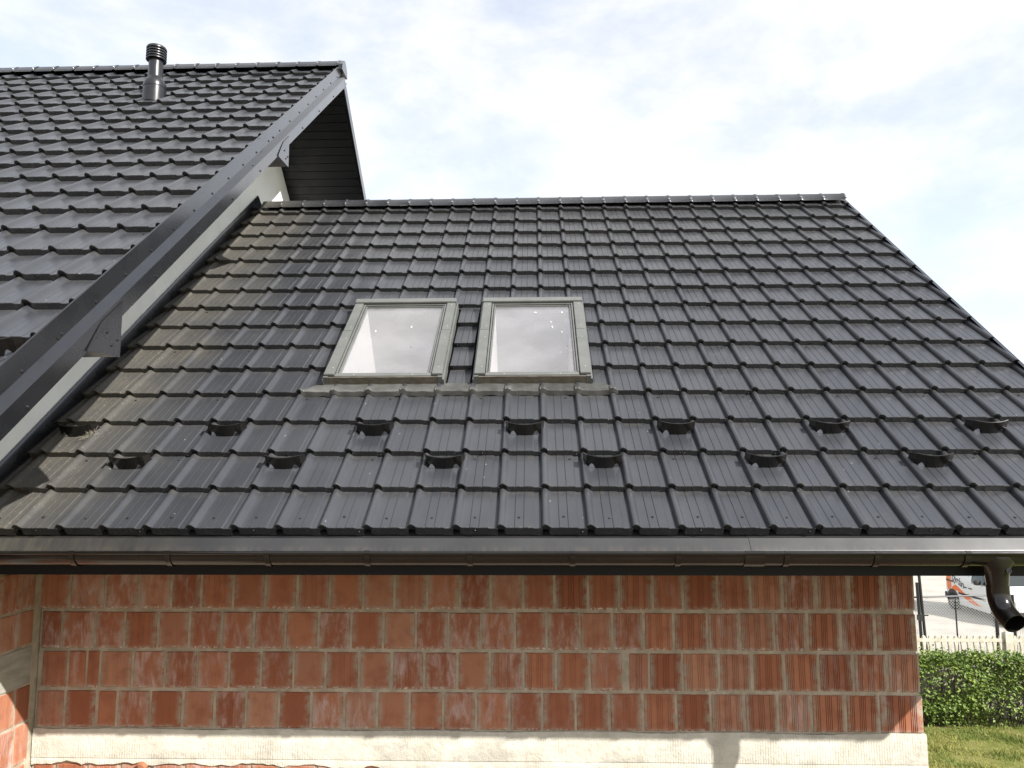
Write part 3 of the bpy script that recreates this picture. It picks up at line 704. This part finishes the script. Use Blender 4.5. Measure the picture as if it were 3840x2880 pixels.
for k in range(-4, nrow+1):
    for i in range(-30, 1):
        me = mt_edge if i == 0 else random.choice(mt_vars)
        if k == nrow: me = clip_mesh(me, [[((0, VRM-k*LM-.06, 0), (0, 1, 0))]], 'tile')
        loc = Vector((i*W, k*LM+random.uniform(-.0012, .0012), random.uniform(-.001, .001)))
        rot = (random.uniform(-.002, .002), random.uniform(-.002, .002), random.uniform(-.0015, .0015))
        if k >= -1 and i >= -2.6-.90*k and i >= -18: ob('tile', me, mroof, loc, rot)
        else: rest.append((me, Matrix.Translation(loc)))
ob('hidden_tiles', join_tiles(rest, 'hidden_tiles', m_tile2), mroof, kind='stuff')
for k in range(0, nrow, 2):
    for i in range(-17, 1):
        if i >= -2-.9*k and (i+k) % 5 == 0: ob('screw', ME_SCREW, mroof, (i*W+.10, k*LM+.001, -.036), (rad(90), 0, 0))
        if i >= -2-.9*k and (i+k) % 5 == 3: ob('screw', ME_SCREW, mroof, (i*W+.15, k*LM-.045, -.022-S*.86))
    ob('screw', ME_SCREW, mroof, (.003, k*LM+.004, -.022), (rad(90), 0, 0))
cap_m = ridge_cap_mesh(W+.001, m_tile2); zrm = T0.z+VRM*sa+.002
def inmain(p): q = Vector(p)-T0; return Vector((q.x, q.y*ca+q.z*sa, -q.y*sa+q.z*ca))
for i in range(30):
    x = T0.x+.035-(i+1)*W
    ob('ridge_cap', cap_m, mroof, inmain((x, YR_M, zrm+random.uniform(-.002, .002))), (-AM, 0, random.uniform(-.004, .004)))
    ob('screw', ME_BRIGHT, mroof, inmain((x+W-.015, YR_M-.098, zrm-.036)), (rad(55)-AM, 0, 0))
ec = MB(); ec.prism([(-.115, -.12), (-.105, -.052), (-.04, .018), (0, .036), (.04, .018), (.105, -.052), (.115, -.12)], lambda u, v, w: (w, YR_M+u, zrm+v), T0.x+.032, T0.x+.075)
wchild('ridge_end_cap', ec.mesh('ridge_end_cap', m_trim), house)
# verge trim: folded sheet, upper face, sloping ledge, lower face
VX = T0.x
VP = [(.012, -.012), (.030, .006), (.036, .003), (.040, -.092), (.076, -.130), (.072, -.218), (.056, -.222), (.052, -.215), (.056, -.134), (.030, -.096), (.024, -.004), (.012, -.016)]
def verge(rear):
    mb = MB(); mb.rings([[mpt(VX+x, V0M, n, rear) for x, n in VP], [mpt(VX+x, vend(n), n, rear) for x, n in VP]]); return mb.mesh('verge_trim', m_trim, 20)
vf = wchild('verge_trim', verge(False), house); wchild('verge_trim', verge(True), house)
def mscrew(x, v, n, par, rear=False):
    p = mpt(x, v, n, rear); ob('screw', ME_BOLT, par, p-BH-Vector(par.location), (0, rad(90), 0))
for q in range(0, 22):
    mscrew(VX+.0395, (-1.6+q*.98)*LM, -.078, vf)
    if q % 2 == 0: mscrew(VX+.0735, (-.9+q*.98)*LM, -.195, vf)
# soffit boards under the overhang
sof = wchild('soffit', slab(XG-.05, VX+.05, -.205, -.20, V0M, False, m_soffit, 'soffit_front'), house)
sofr = wchild('soffit', slab(XG-.05, VX+.05, -.199, -.196, V0M, True, m_black, 'soffit_backing'), house)
v = vend(-.21)-.004
while v > VRM-3.1:
    mb = MB(); a_, b_ = v-.096, v
    mb.hexa([mpt(XG-.04, a_, -.212, True), mpt(VX+.047, a_, -.212, True), mpt(VX+.047, b_, -.212, True), mpt(XG-.04, b_, -.212, True), mpt(XG-.04, a_-.0, -.2, True), mpt(VX+.047, a_, -.2, True), mpt(VX+.047, b_, -.2, True), mpt(XG-.04, b_, -.2, True)])
    wchild('board', mb.mesh('board', m_soffit), sofr); v -= .1025
# boxed purlin ends with their cover tab
def purlin(y0, y1, zb, zt):
    zn = lambda y, n: T0.z+(y-T0.y+n*sa)/ca*sa+n*ca
    mb = MB(); mb.prism([(y0+.02, zb+.012), (y1, zb+.012), (y1, zn(y1, -.200)), (y0+.02, zn(y0+.02, -.200))], lambda u, v, w: (w, u, v), XG-.02, VX+.0745)
    o = wchild('purlin_box', mb.mesh('purlin_box', m_trim), house)
    tb = MB(); tb.prism([(y0-.01, zb), (y1+.004, zb+.010), (y1+.004, zn(y1+.004, -.150)), (y0+.10, zn(y0+.10, -.150)), (y0-.01, zn(y0-.01, -.205))], lambda u, v, w: (w, u, v), VX+.0765, VX+.0795)
    tab = wchild('cover_tab', tb.mesh('cover_tab', m_trim), o)
    for u, w in ((.55, .55), (.9, .45), (.72, .28)): ob('screw', ME_BOLT, o, Vector((VX+.0795, y0+(y1-y0)*u, zb+(zt-zb)*w))-BH-Vector(o.location), (0, rad(90), 0))
purlin(-.452, -.178, .838, 1.050); purlin(2.055, 2.292, 2.862, 3.062)
# white gable wall
gw = MB()
def zroof(y): # underside of the roof at height n=-.2
    yy = y if y <= YR_M else 2*YR_M-y
    vv = (yy-T0.y-.2*sa)/ca; return T0.z+vv*sa-.2*ca
poly = [(-.75, -.285), (8.9, -.285), (8.9, zroof(8.9)), (YR_M, zroof(YR_M)), (-.75, zroof(-.75))]
gw.prism(poly, lambda u, v, w: (w, u, v), XG-.25, XG-.002)
wchild('gable_wall', gw.mesh('gable_wall', m_wall), house)
lw = MB(); lw.box(XG-.25, XG-.006, -.75, 8.9, G, -.285); lw.box(XLM+.9, XG-.26, -.75, -.5, G, zroof(-.75)); lw.box(XLM+.9, XG-.26, 8.65, 8.9, G, zroof(8.9)); lw.box(XLM+.9, XLM+1.1, -.5, 8.65, G, 2.0)
wl = wchild('wall', lw.mesh('house_wall_core', m_mortar), house)
# blocks of the return wall beside the wing, with the grey concrete lintel between
RZ = [(-.548, -.31), (-.765, -.548), (-1.210, -.990), (-1.445, -1.210), (-1.68, -1.445)]; RJ = [.735, .735, .745, .757, .740]
for (z0, z1), y1 in zip(RZ, RJ):
    y = y1; first = True
    while y > -.7:
        wd = .118 if first else .188; first = False
        me, sx, sz = get_brick(wd, z1-z0-.016, .10); o = ob('brick', me, wl, Vector((XG-.050, y-wd/2, (z0+z1)/2))-BH-Vector(wl.location), (0, 0, rad(90))); o.scale = (sx, 1, sz); y -= wd+.011
lt = MB(); lt.box(XG-.1, XG+.001, -.7, .735, -.985, -.772)
m_lintel = M('grey_concrete_lintel', (0.33, 0.31, 0.27), .95, .1, build=lambda t: (t.color(t.mix(t.ramp(t.noise(t.mapv(t.pos(), (3, 2, 9)), 1.5, 5, .7), .3, .7), (.25, .235, .20), (.38, .36, .31))), t.bump(t.noise(t.pos(), 50, 4), .4, .004)))
wchild('lintel', lt.mesh('lintel', m_lintel), house)
# roof vent pipe
VXP, VYP = -3.762, 3.06
vz = T0.z+(VYP-T0.y)/ca*sa
m_vent = M('black_vent_plastic', (0.014, 0.014, 0.016), .3, .5, build=lambda t: t.rough(t.ramp(t.noise(t.pos(), 14, 3), .3, .7, .26, .36)))
b2 = MB(); b2.lathe([(.108, .062), (.1085, .072), (.106, .096), (.098, .122), (.085, .146), (.073, .160), (.068, .185), (.066, .36), (.066, .45)], n=32)
vent = ob('vent_pipe', b2.mesh('vent_pipe', m_vent, 50), house, Vector((VXP, VYP, vz-.02))-BH); vent['label'] = 'black roof vent pipe with a ringed cap and round base'
b1 = MB(); b1.lathe([(.108, -.10), (.108, .0), (.106, .04), (.105, .068)], n=32); ob('base', b1.mesh('vent_base', m_vent, 50), vent)
for q in range(5):
    b3 = MB(); z = .358+q*.0265
    if q < 4: b3.lathe([(.070, z+.006), (.094, z-.004), (.095, z+.003), (.090, z+.012), (.070, z+.016)], n=32)
    else: b3.lathe([(.070, z+.002), (.094, z-.002), (.095, z+.010), (.088, z+.024), (.070, z+.033), (.03, z+.037)], n=32)
    ob('cap_ring', b3.mesh('cap_ring', m_vent, 45), vent)
b4 = MB()
for q in range(8):
    an = 2*math.pi*q/8+.5; b4.box(.088*math.cos(an)-.003, .088*math.cos(an)+.003, .088*math.sin(an)-.003, .088*math.sin(an)+.003, .36, .47)
ob('cap_rib', b4.mesh('cap_rib', m_vent), vent)
# the snow guard just in the picture on the main roof
guard(house, -.5, -.36*LM, -.008)

# ================================================================== THINGS BEYOND THE WING
# ---- hedge
random.seed(11)
HX0, HX1, HY0, HY1, HH = 6.3, 11.2, 11.62, 12.15, 1.33
hedge = thing('hedge', ((HX0+HX1)/2, (HY0+HY1)/2, G), 'leafy green clipped hedge between the lawn and the concrete fence', 'hedge')
def b_leaf(t):
    p = t.pos(); r_ = t.noise(p, 60, 2); c = t.mix(t.ramp(r_, .35, .65), (0.055, 0.105, 0.017), (0.18, 0.255, 0.040))
    c = t.mix(t.ramp(t.noise(p, 5, 3), .5, .68, 0, .7), c, (0.22, 0.28, 0.045)); t.color(c)
    t.b.inputs['Subsurface Weight'].default_value = 0.0; t.rough(.55)
m_leaf = M('privet_leaf', (0.06, 0.11, 0.02), .4, .5, build=b_leaf)
def leaf(mb, p, size, d, up, mi=0):
    d = d.normalized(); s_ = d.cross(up)
    if s_.length < .01: s_ = d.cross(Vector((1, 0, 0)))
    s_.normalize(); nrm = s_.cross(d); w = size*.30
    mb.add([p, p+d*size*.5+s_*w+nrm*size*.06, p+d*size, p+d*size*.5-s_*w+nrm*size*.06, p+d*size*.5-nrm*size*.03], [(0, 1, 4), (1, 2, 4), (2, 3, 4), (3, 0, 4)], mi)
def noise3(x, y, z): return math.sin(x*3.1+1.3*math.sin(z*4.2))*.5+math.sin(z*5.3+x*1.7+2*math.sin(y*3))*.5
hm = MB(); cnt = 0
while cnt < 21000:
    x = random.uniform(HX0, HX1); z = random.random()**.8*HH; q = random.random()
    dens = noise3(x, 0, z)
    thin = .75 if (x > 8.35 and z > .55) else 1.0
    if q < .72: y = HY0+abs(random.gauss(0, .10))+.07*noise3(x*1.7, 1, z*1.3)+(.16 if z < .3 else 0)
    elif q < .88: y = random.uniform(HY0, HY1); z = HH-abs(random.gauss(0, .07))
    else: y = random.uniform(HY0, HY1)
    if z < .25 and random.random() < .5: continue
    if dens < -.22 and random.random() < .85: continue
    if random.random() > thin: continue
    z = z+.035*math.sin(x*9)+.03*math.sin(x*23)
    d = Vector((random.gauss(0, .8), -abs(random.gauss(.45, .5)), random.gauss(.15, .6)))
    leaf(hm, Vector((x, y, G+z)), random.choice((.04, .05, .06, .075, .09))*random.uniform(.85, 1.15), d, Vector((random.gauss(0, .4), random.gauss(-.5, .4), 1)))
    cnt += 1
for k in range(170):     # stray shoots above the cut line and out of the face
    x = random.uniform(HX0, HX1); top_ = random.random() < .6
    p = Vector((x, random.uniform(HY0, HY1), G+HH-.05)) if top_ else Vector((x, HY0+.05, G+random.uniform(.2, HH)))
    d = Vector((random.gauss(0, .3), random.gauss(0, .3), 1)) if top_ else Vector((random.gauss(0, .4), -.8, random.gauss(.3, .4)))
    d.normalize(); ln = random.uniform(.08, .2)
    for q in range(7):
        leaf(hm, p+d*ln*q/6, random.uniform(.035, .06), Vector((random.gauss(0, 1), random.gauss(-.3, .7), random.gauss(.5, .5))), Vector((0, -.5, 1)))
wchild('foliage', hm.mesh('hedge_foliage', m_leaf), hedge)
m_twig = M('dark_twig', (0.045, 0.035, 0.022), .9)
tm = MB()
for k in range(110):
    x = random.uniform(HX0+.05, HX1-.05); y = random.uniform(HY0+.15, HY1-.1); p = Vector((x, y, G-.02)); pts = [p.copy()]
    for s_ in range(5): p = p+Vector((random.gauss(0, .06), random.gauss(0, .05), HH/5*random.uniform(.75, 1.0))); pts.append(p.copy())
    tm.tube(pts, [.011, .010, .008, .006, .005, .003], 4, False)
wchild('stems', tm.mesh('hedge_stems', m_twig), hedge)
# ---- grass
gm_ = MB()
def b_grass(t):
    p = t.pos(); c = t.mix(t.ramp(t.noise(p, 1.6, 4), .35, .65), (0.12, 0.175, 0.030), (0.27, 0.275, 0.07)); c = t.mix(t.ramp(t.noise(p, 25, 3), .5, .7, 0, .6), c, (0.33, 0.28, 0.12)); t.color(c)
m_grass = M('grass_blade', (0.12, 0.16, 0.03), .6, .3, build=b_grass)
cnt = 0
while cnt < 26000:
    x = random.uniform(5.6, 10.6); y = random.uniform(8.9, 11.95)
    pt = noise3(x*1.1, 0, y*1.2)
    if pt > .30 and random.random() < .88: continue
    h = random.uniform(.018, .05)*(2.1 if pt < -.40 else 1); a = random.uniform(0, 6.283); w = random.uniform(.003, .006)
    lean = Vector((random.gauss(0, .5), random.gauss(0, .5), 0))*h
    b0 = Vector((x, y, G)); s_ = Vector((math.cos(a), math.sin(a), 0))*w
    m_ = b0+lean*.4+Vector((0, 0, h*.6))
    gm_.add([b0-s_, b0+s_, m_+s_*.6, m_-s_*.6, b0+lean+Vector((0, 0, h))], [(0, 1, 2, 3), (3, 2, 4)]); cnt += 1
me = gm_.mesh('grass', m_grass); ob('grass', me, kind='stuff', label='short sunlit grass in front of the hedge', cat='grass')
# ---- concrete fence with slotted panels
FY = 12.38; FT = -3.06
def b_conc(t):
    p = t.pos(); t.color(t.mix(t.ramp(t.noise(p, 7, 5, .65), .3, .7), (.42, .385, .30), (.56, .52, .43))); t.bump(t.noise(p, 70, 4), .4, .005)
m_conc = M('cream_precast_concrete', (.5, .47, .39), .95, .1, build=b_conc)
cf = thing('concrete_fence', (8.4, FY, G), 'cream precast concrete fence with upright slots behind the hedge', 'fence')
posts = [5.15, 7.30, 9.50, 11.68]
for x in posts:
    mb = MB(); mb.box(x-.075, x+.075, FY-.07, FY+.07, G-.1, FT+.05); mb.add([], [])
    mb.hexa([(x-.075, FY-.07, FT+.05), (x+.075, FY-.07, FT+.05), (x+.075, FY+.07, FT+.05), (x-.075, FY+.07, FT+.05), (x-.04, FY-.03, FT+.085), (x+.04, FY-.03, FT+.085), (x+.04, FY+.03, FT+.085), (x-.04, FY+.03, FT+.085)])
    wchild('post', mb.mesh('fence_post', m_conc), cf)
for a_, b_ in zip(posts, posts[1:]):
    x0, x1 = a_+.078, b_-.078
    rl = MB(); rl.box(x0, x1, FY-.028, FY+.028, FT-.115, FT-.055); wchild('rail', rl.mesh('rail', m_conc), cf)
    lp = MB(); lp.box(x0, x1, FY-.028, FY+.028, G-.05, FT-.62); wchild('panel', lp.mesh('panel', m_conc), cf)
    n = int((x1-x0)/.124); st_ = (x1-x0)/n
    bal = MB()
    w0, w1 = .034, .026
    bal.rings([[(-w, -.024, z), (w, -.024, z), (w, .024, z), (-w, .024, z)] for w, z in ((w0, -.62), (w1, -.54), (w1*.9, -.36), (w1, -.20), (w0*1.15, -.115))])
    bal.rings([[(-w, -.024, z), (w, -.024, z), (w, .024, z), (-w, .024, z)] for w, z in ((w0*1.15, -.055), (w1, -.02), (w1*.8, 0.0))])
    mb_ = bal.mesh('baluster', m_conc)
    for k in range(n): wchild('baluster', mb_, cf); o = COL.objects[-1]; o.location = Vector((x0+st_*(k+.5), FY, FT))-Vector(cf.location)
# ---- black wire mesh fence on steel posts
MY = 12.72
mf = thing('mesh_fence', (8.6, MY, G), 'galvanised chain link fence panel on black steel posts behind the concrete fence', 'fence')
m_post = M('black_steel_post', (.018, .017, .018), .45); m_wire = M('galvanised_wire', (.62, .62, .60), .4, .5, .3)
m_rail = M('grey_steel_rail', (.09, .09, .095), .4, .5, .3)
def bar(nm, p, q, r_, par, mat, n=8): mb = MB(); mb.tube([p, q], r_, n); return wchild(nm, mb.mesh(nm, mat, 40), par)
sc_ = (MY+3.955)/(12.2+3.955)   # positions were sighted on y=12.2
def sight(x, z): return (CAM.x+(x-CAM.x)*sc_, CAM.z+(z-CAM.z)*sc_)
x_, zt_ = sight(9.20, -2.30)
for xx, zz, rr_ in ((8.41, -2.235, .016), (9.205, -2.2, .036), (9.553, -2.215, .030)):
    X, Z = sight(xx, zz); bar('post', (X, MY, G-.1), (X, MY, Z), rr_, mf, m_post)
XA, ZA = sight(7.55, -2.268); XB, ZB_ = sight(9.20, -2.222); bar('rail', (XA, MY-.02, ZA), (XB, MY-.02, ZB_), .016, mf, m_rail)
XC, _ = sight(9.205, 0); XD = XC+3.2
wm = MB(); zt, zbt = ZA-.055, G+.55; pitch = .060
def wires(xa_, xb_, zt, zb_):
    k = int((xb_-xa_+(zt-zb_))/(pitch*1.0))+1
    for i in range(k):
        for sgn in (1, -1):
            c0 = i*pitch
            # line x + z' = c0 (z' from top), clipped to the panel
            h = zt-zb_; wd_ = xb_-xa_
            t0 = max(0, c0-h); t1 = min(wd_, c0)
            if t1-t0 < .01: continue
            p0, p1 = (t0, c0-t0), (t1, c0-t1)
            f = (lambda u: xa_+u) if sgn > 0 else (lambda u: xb_-u)
            a = Vector((f(p0[0]), MY-.004*sgn, zt-p0[1])); b = Vector((f(p1[0]), MY-.004*sgn, zt-p1[1]))
            wm.tube([a, b], .0030, 3, False)
wires(XA+.05, XC-.03, zt, zbt)
for xx in (XA+.3, XA+.9, XA+1.5):
    wm.tube([(xx+.028*math.cos(t_*math.pi/5), MY-.01, ZA-.045+.028*math.sin(t_*math.pi/5)) for t_ in range(11)], .003, 4, False)
wm.tube([(XA+.05, MY-.008, zt), (XC-.03, MY-.008, zt)], .0025, 4, False)
wchild('chain_link', wm.mesh('chain_link', m_wire), mf)
# welded mesh panel at the far right, between the two thick posts and beyond
wm = MB(); k = 0
Xp, Zp = sight(9.553, -2.30)
for i in range(60): wm.tube([(Xp+.05+i*.05, MY-.01, Zp), (Xp+.05+i*.05, MY-.01, G+.4)], .0022, 3, False)
for i in range(12): wm.tube([(Xp-.3, MY-.013, Zp-i*.2), (Xp+3.0, MY-.013, Zp-i*.2)], .0022, 3, False)
wchild('welded_mesh', wm.mesh('welded_mesh', m_post), mf)
# gate hardware beside the house corner
gt = thing('gate_post', (8.0, MY-.1, G), 'leaning black steel gate post at the wall corner, left end of the mesh fence', 'post')
X1_, Z1_ = sight(7.70, -1.70); X0_, Z0_ = sight(7.68, -3.0)
bar('upright', (X1_-.03, MY-.1, Z1_), (X1_+.085, MY-.1, G-.1), .030, gt, m_post)
X2, Z2 = sight(7.625, -1.965); bar('upright', (X2, MY-.1, Z2), (X2+.05, MY-.1, G-.1), .034, gt, m_post)
X3, Z3 = sight(7.66, -2.60); hb = MB(); hb.box(X3-.09, X3+.13, MY-.16, MY-.13, Z3-.012, Z3+.012); hb.box(X3-.06, X3+.02, MY-.16, MY-.05, Z3-.11, Z3-.012); wchild('hinge', hb.mesh('hinge', m_post), gt)
# boulder-like stub of kerb stone behind the gate
kb = bmesh.new(); bmesh.ops.create_icosphere(kb, subdivisions=3, radius=1)
for v in kb.verts:
    v.co = Vector((v.co.x*.16, v.co.y*.14, max(-.9, v.co.z)*.62)); v.co *= 1+.06*math.sin(v.co.x*21+v.co.z*13)
me = bpy.data.meshes.new('kerb_stone'); kb.to_mesh(me); kb.free()
for p in me.polygons: p.use_smooth = True
m_stone = M('mossy_stone', (.25, .22, .15), .95, build=lambda t: t.color(t.mix(t.ramp(t.noise(t.pos(), 9, 5, .7), .35, .65), (.16, .145, .07), (.34, .30, .22)))); me.materials.append(m_stone)
Xs, Zs = sight(7.80, -2.72); ob('kerb_stone', me, None, (Xs+.12, MY+.45, G+.50), label='mossy upright stone behind the leaning gate post', cat='stone')

# ---- white van with orange swoosh
van = thing('parked_van', (14.86+.88, 23.4, G), 'white delivery van with orange swoosh and dark lettering parked beyond the fence', 'van')
van.rotation_euler = (0, 0, rad(-90.0))
VY0 = 23.4
# local frame: +x forward, y left(+)/right(-); van heads towards -Y world, right side faces -X world
m_vw = M('white_van_paint', (.72, .72, .71), .25, .5); m_vg = M('van_glass', (.03, .035, .035), .08, .6); m_vb = M('black_van_plastic', (.02, .02, .02), .55); m_or = M('orange_vinyl', (.78, .16, .025), .4); m_let = M('grey_vinyl', (.055, .055, .06), .4)
m_ty = M('tyre_rubber', (.015, .015, .015), .85); m_rim = M('wheel_cover', (.07, .07, .075), .35, .5, .6); m_lamp = M('lamp_glass', (.75, .75, .75), .1, .6); m_red = M('red_lamp', (.5, .02, .02), .2)
ST = [(-1.80, [.42, .50, .80, 1.10, 1.55, 1.70, 1.72], .80), (-1.74, [.30, .45, .80, 1.10, 1.60, 1.76, 1.78], .84), (-1.35, [.24, .45, .80, 1.10, 1.64, 1.80, 1.83], .88), (-.6, [.24, .45, .80, 1.10, 1.64, 1.81, 1.85], .88), (.35, [.24, .45, .80, 1.10, 1.62, 1.77, 1.81], .88),
      (.75, [.24, .45, .80, 1.10, 1.48, 1.58, 1.62], .88), (1.30, [.24, .45, .80, 1.06, 1.13, 1.15, 1.16], .87), (1.85, [.24, .45, .80, .97, 1.01, 1.03, 1.04], .83), (2.14, [.26, .45, .70, .80, .84, .86, .87], .72), (2.2, [.34, .45, .60, .66, .68, .69, .70], .60)]
HWF = [.95, .985, 1.0, .985, .86, .74, .0]
def hw_at(x, z):
    for (xa_, za_, wa), (xb_, zb_, wb) in zip(ST, ST[1:]):
        if xa_ <= x <= xb_:
            t_ = (x-xa_)/(xb_-xa_); zz = [p+(q-p)*t_ for p, q in zip(za_, zb_)]; w = wa+(wb-wa)*t_
            for k in range(6):
                if zz[k] <= z <= zz[k+1]:
                    u = (z-zz[k])/(zz[k+1]-zz[k]); return w*(HWF[k]+(HWF[k+1]-HWF[k])*u)
            return w*.95
    return .8
bm_ = MB(); R = []
for x, zs, w in ST:
    right = [(x, -w*f_, z) for z, f_ in zip(zs, HWF)]; left = [(x, w*f_, z) for z, f_ in zip(zs[:-1], HWF[:-1])][::-1]; R.append(right+left)
bm_.rings(R)
vb = ob('body', bm_.mesh('van_body', m_vw, 38), van)
def side_patch(nm, poly, mat, off, side=-1, sub=True, par=None):
    # polygon in (x,z) wrapped on the flank, with thickness
    bm = bmesh.new(); vs_ = [bm.verts.new((x, 0, z)) for x, z in poly]; bm.faces.new(vs_)
    bmesh.ops.triangulate(bm, faces=bm.faces[:])
    for _ in range(2): bmesh.ops.subdivide_edges(bm, edges=bm.edges[:], cuts=1)
    for v in bm.verts: v.co.y = side*(hw_at(v.co.x, v.co.z)+off)
    ret = bmesh.ops.extrude_face_region(bm, geom=bm.faces[:])
    for g_ in ret['geom']:
        if isinstance(g_, bmesh.types.BMVert): g_.co.y -= side*.012
    bmesh.ops.recalc_face_normals(bm, faces=bm.faces); me = bpy.data.meshes.new(nm); bm.to_mesh(me); bm.free(); me.materials.append(mat); return ob(nm, me, par or vb)
for s_ in (-1, 1):
    side_patch('window', [(-.02, 1.11), (.88, 1.12), (.76, 1.30), (.55, 1.50), (.38, 1.58), (.0, 1.58)], m_vg, .004, s_)
    side_patch('window_seal', [(-.06, 1.08), (.93, 1.09), (.80, 1.33), (.58, 1.54), (.40, 1.615), (-.05, 1.615)], m_vb, .0015, s_)
    side_patch('rub_strip', [(-.86, .615), (.80, .615), (.80, .675), (-.86, .675)], m_vb, .012, s_)
    side_patch('door_handle', [(-.50, .885), (-.31, .885), (-.31, .918), (-.50, .918)], m_vb, .022, s_)
    side_patch('door_handle', [(-.19, .885), (.01, .885), (.01, .918), (-.19, .918)], m_vb, .022, s_)
    side_patch('lamp', [(-1.76, 1.15), (-1.70, 1.15), (-1.69, 1.5), (-1.75, 1.5)], m_red, .004, s_)
    mm = MB(); mm.lathe([(.02, -.09), (.085, -.07), (.10, 0), (.08, .07), (.02, .09)], n=14); mo = ob('mirror', mm.mesh('mirror', m_vb, 50), vb, (.60, s_*1.02, 1.20)); mo.scale = (.75, 1.25, 1)
    # door gap
    side_patch('door_gap', [(-.250, .40), (-.242, .40), (-.242, 1.60), (-.250, 1.60)], m_vb, .0025, s_)
# vinyl graphics on the visible flank
side_patch('swoosh', [(-1.72, 1.24), (-1.36, 1.24), (-1.38, 1.05), (-1.42, .94), (-1.30, .83), (-1.34, .70), (-1.63, .66), (-1.54, .83), (-1.64, 1.0)], m_or, .004)
side_patch('swoosh', [(-1.31, .71), (-1.24, .82), (-1.06, .91), (-.85, .85), (-.44, .67), (.05, .53), (.52, .39), (.08, .37), (-.30, .45), (-.60, .56), (-.84, .66), (-.94, .73), (-1.02, .68), (-1.10, .72)], m_or, .004)
side_patch('rear_trim', [(-1.72, .975), (-1.15, .975), (-1.15, 1.03), (-1.72, 1.03)], m_vb, .012)
tcv = bpy.data.curves.new('lettering', 'FONT'); tcv.body = 'oyrlan'; tcv.size = .60; tcv.shear = .25; tcv.extrude = .004; tcv.space_character = .88
to = bpy.data.objects.new('tmp_text', tcv); COL.objects.link(to); bpy.context.view_layer.update()
tme = bpy.data.meshes.new_from_object(to.evaluated_get(bpy.context.evaluated_depsgraph_get())); bpy.data.objects.remove(to)
wmax = max(v.co.x for v in tme.vertices)
for v in tme.vertices:
    x = -1.30+v.co.x/wmax*.82; z = 1.08-.25*v.co.x/wmax+v.co.y*.62; v.co = Vector((x, -(hw_at(x, z)+.005)-v.co.z, z))
tme.materials.clear(); tme.materials.append(m_let); ob('lettering', tme, vb)
# windscreen, bumpers with underbody, grille, lamps
ws = MB(); ws.hexa([(1.26, -.74, 1.165), (1.26, .74, 1.165), (.76, .66, 1.60), (.76, -.66, 1.60), (1.29, -.74, 1.185), (1.29, .74, 1.185), (.79, .66, 1.62), (.79, -.66, 1.62)]); ob('windscreen', ws.mesh('windscreen', m_vg), vb)
bp = MB(); bp.box(2.06, 2.26, -.80, .80, .28, .50); bp.box(-1.86, -1.70, -.84, .84, .34, .56); bp.box(-1.6, 2.0, -.74, .74, .16, .26); ob('bumpers_underbody', bp.mesh('bumpers_underbody', m_vb), vb)  # last box is a dark underbody, added to deepen the shade beneath the van
gr = MB(); gr.box(2.12, 2.225, -.42, .42, .56, .70); ob('grille', gr.mesh('grille', m_vb), vb)
for s_ in (-1, 1):
    hl = MB(); hl.hexa([(1.95, s_*.50, .72), (2.16, s_*.50, .70), (2.10, s_*.74, .72), (1.86, s_*.83, .76), (1.92, s_*.50, .90), (2.12, s_*.50, .86), (2.05, s_*.76, .88), (1.80, s_*.835, .92)]); ob('headlight', hl.mesh('headlight', m_lamp), vb)
for x in (-1.25, 1.40):
    for s_ in (-1, 1):
        ar = MB(); ar.lathe([(.375, -.02), (.375, .02)], n=28); ao = ob('wheel_arch', ar.mesh('wheel_arch', m_vb), vb, (x, s_*.868, .36), (rad(90), 0, 0))
        wh = MB(); wh.lathe([(.20, -.10), (.295, -.095), (.315, -.06), (.315, .06), (.295, .095), (.20, .10)], n=28); w_ = ob('wheel', wh.mesh('tyre', m_ty, 40), van, (x, s_*.80, .315), (rad(90), 0, 0))
        ri = MB(); ri.lathe([(.198, -.106), (.19, -.108), (.17, -.10), (.06, -.106), (.0, -.108)][::1]+[(.0, .108), (.06, .106), (.17, .10), (.19, .108), (.198, .106)], n=20); ob('rim', ri.mesh('rim', m_rim, 40), w_)

# ---- dry straw caught by the first snow guard
random.seed(5)
sc0 = roofpt(-12.05*W, 2.50*L, -.03)
sm = MB()
for k in range(46):
    a = random.uniform(0, 6.28); r0 = random.uniform(0, .035); ln = random.uniform(.025, .075)
    p = Vector((r0*math.cos(a), r0*math.sin(a)*1.2, random.uniform(.0, .018))); d = Vector((random.gauss(0, 1), random.gauss(0, 1), random.gauss(.25, .35))).normalized()
    q = p+d*ln*.5+Vector((0, 0, .006)); e_ = p+d*ln; 
    sm.tube([p, q, e_], .0006, 3, False)
m_straw = M('dry_straw', (.27, .245, .19), .8)
ob('straw_tuft', sm.mesh('straw_tuft', m_straw), None, sc0, (A, 0, 0), label='small tuft of dry straw beside the leftmost upper snow guard', cat='straw')
bpy.context.view_layer.update()
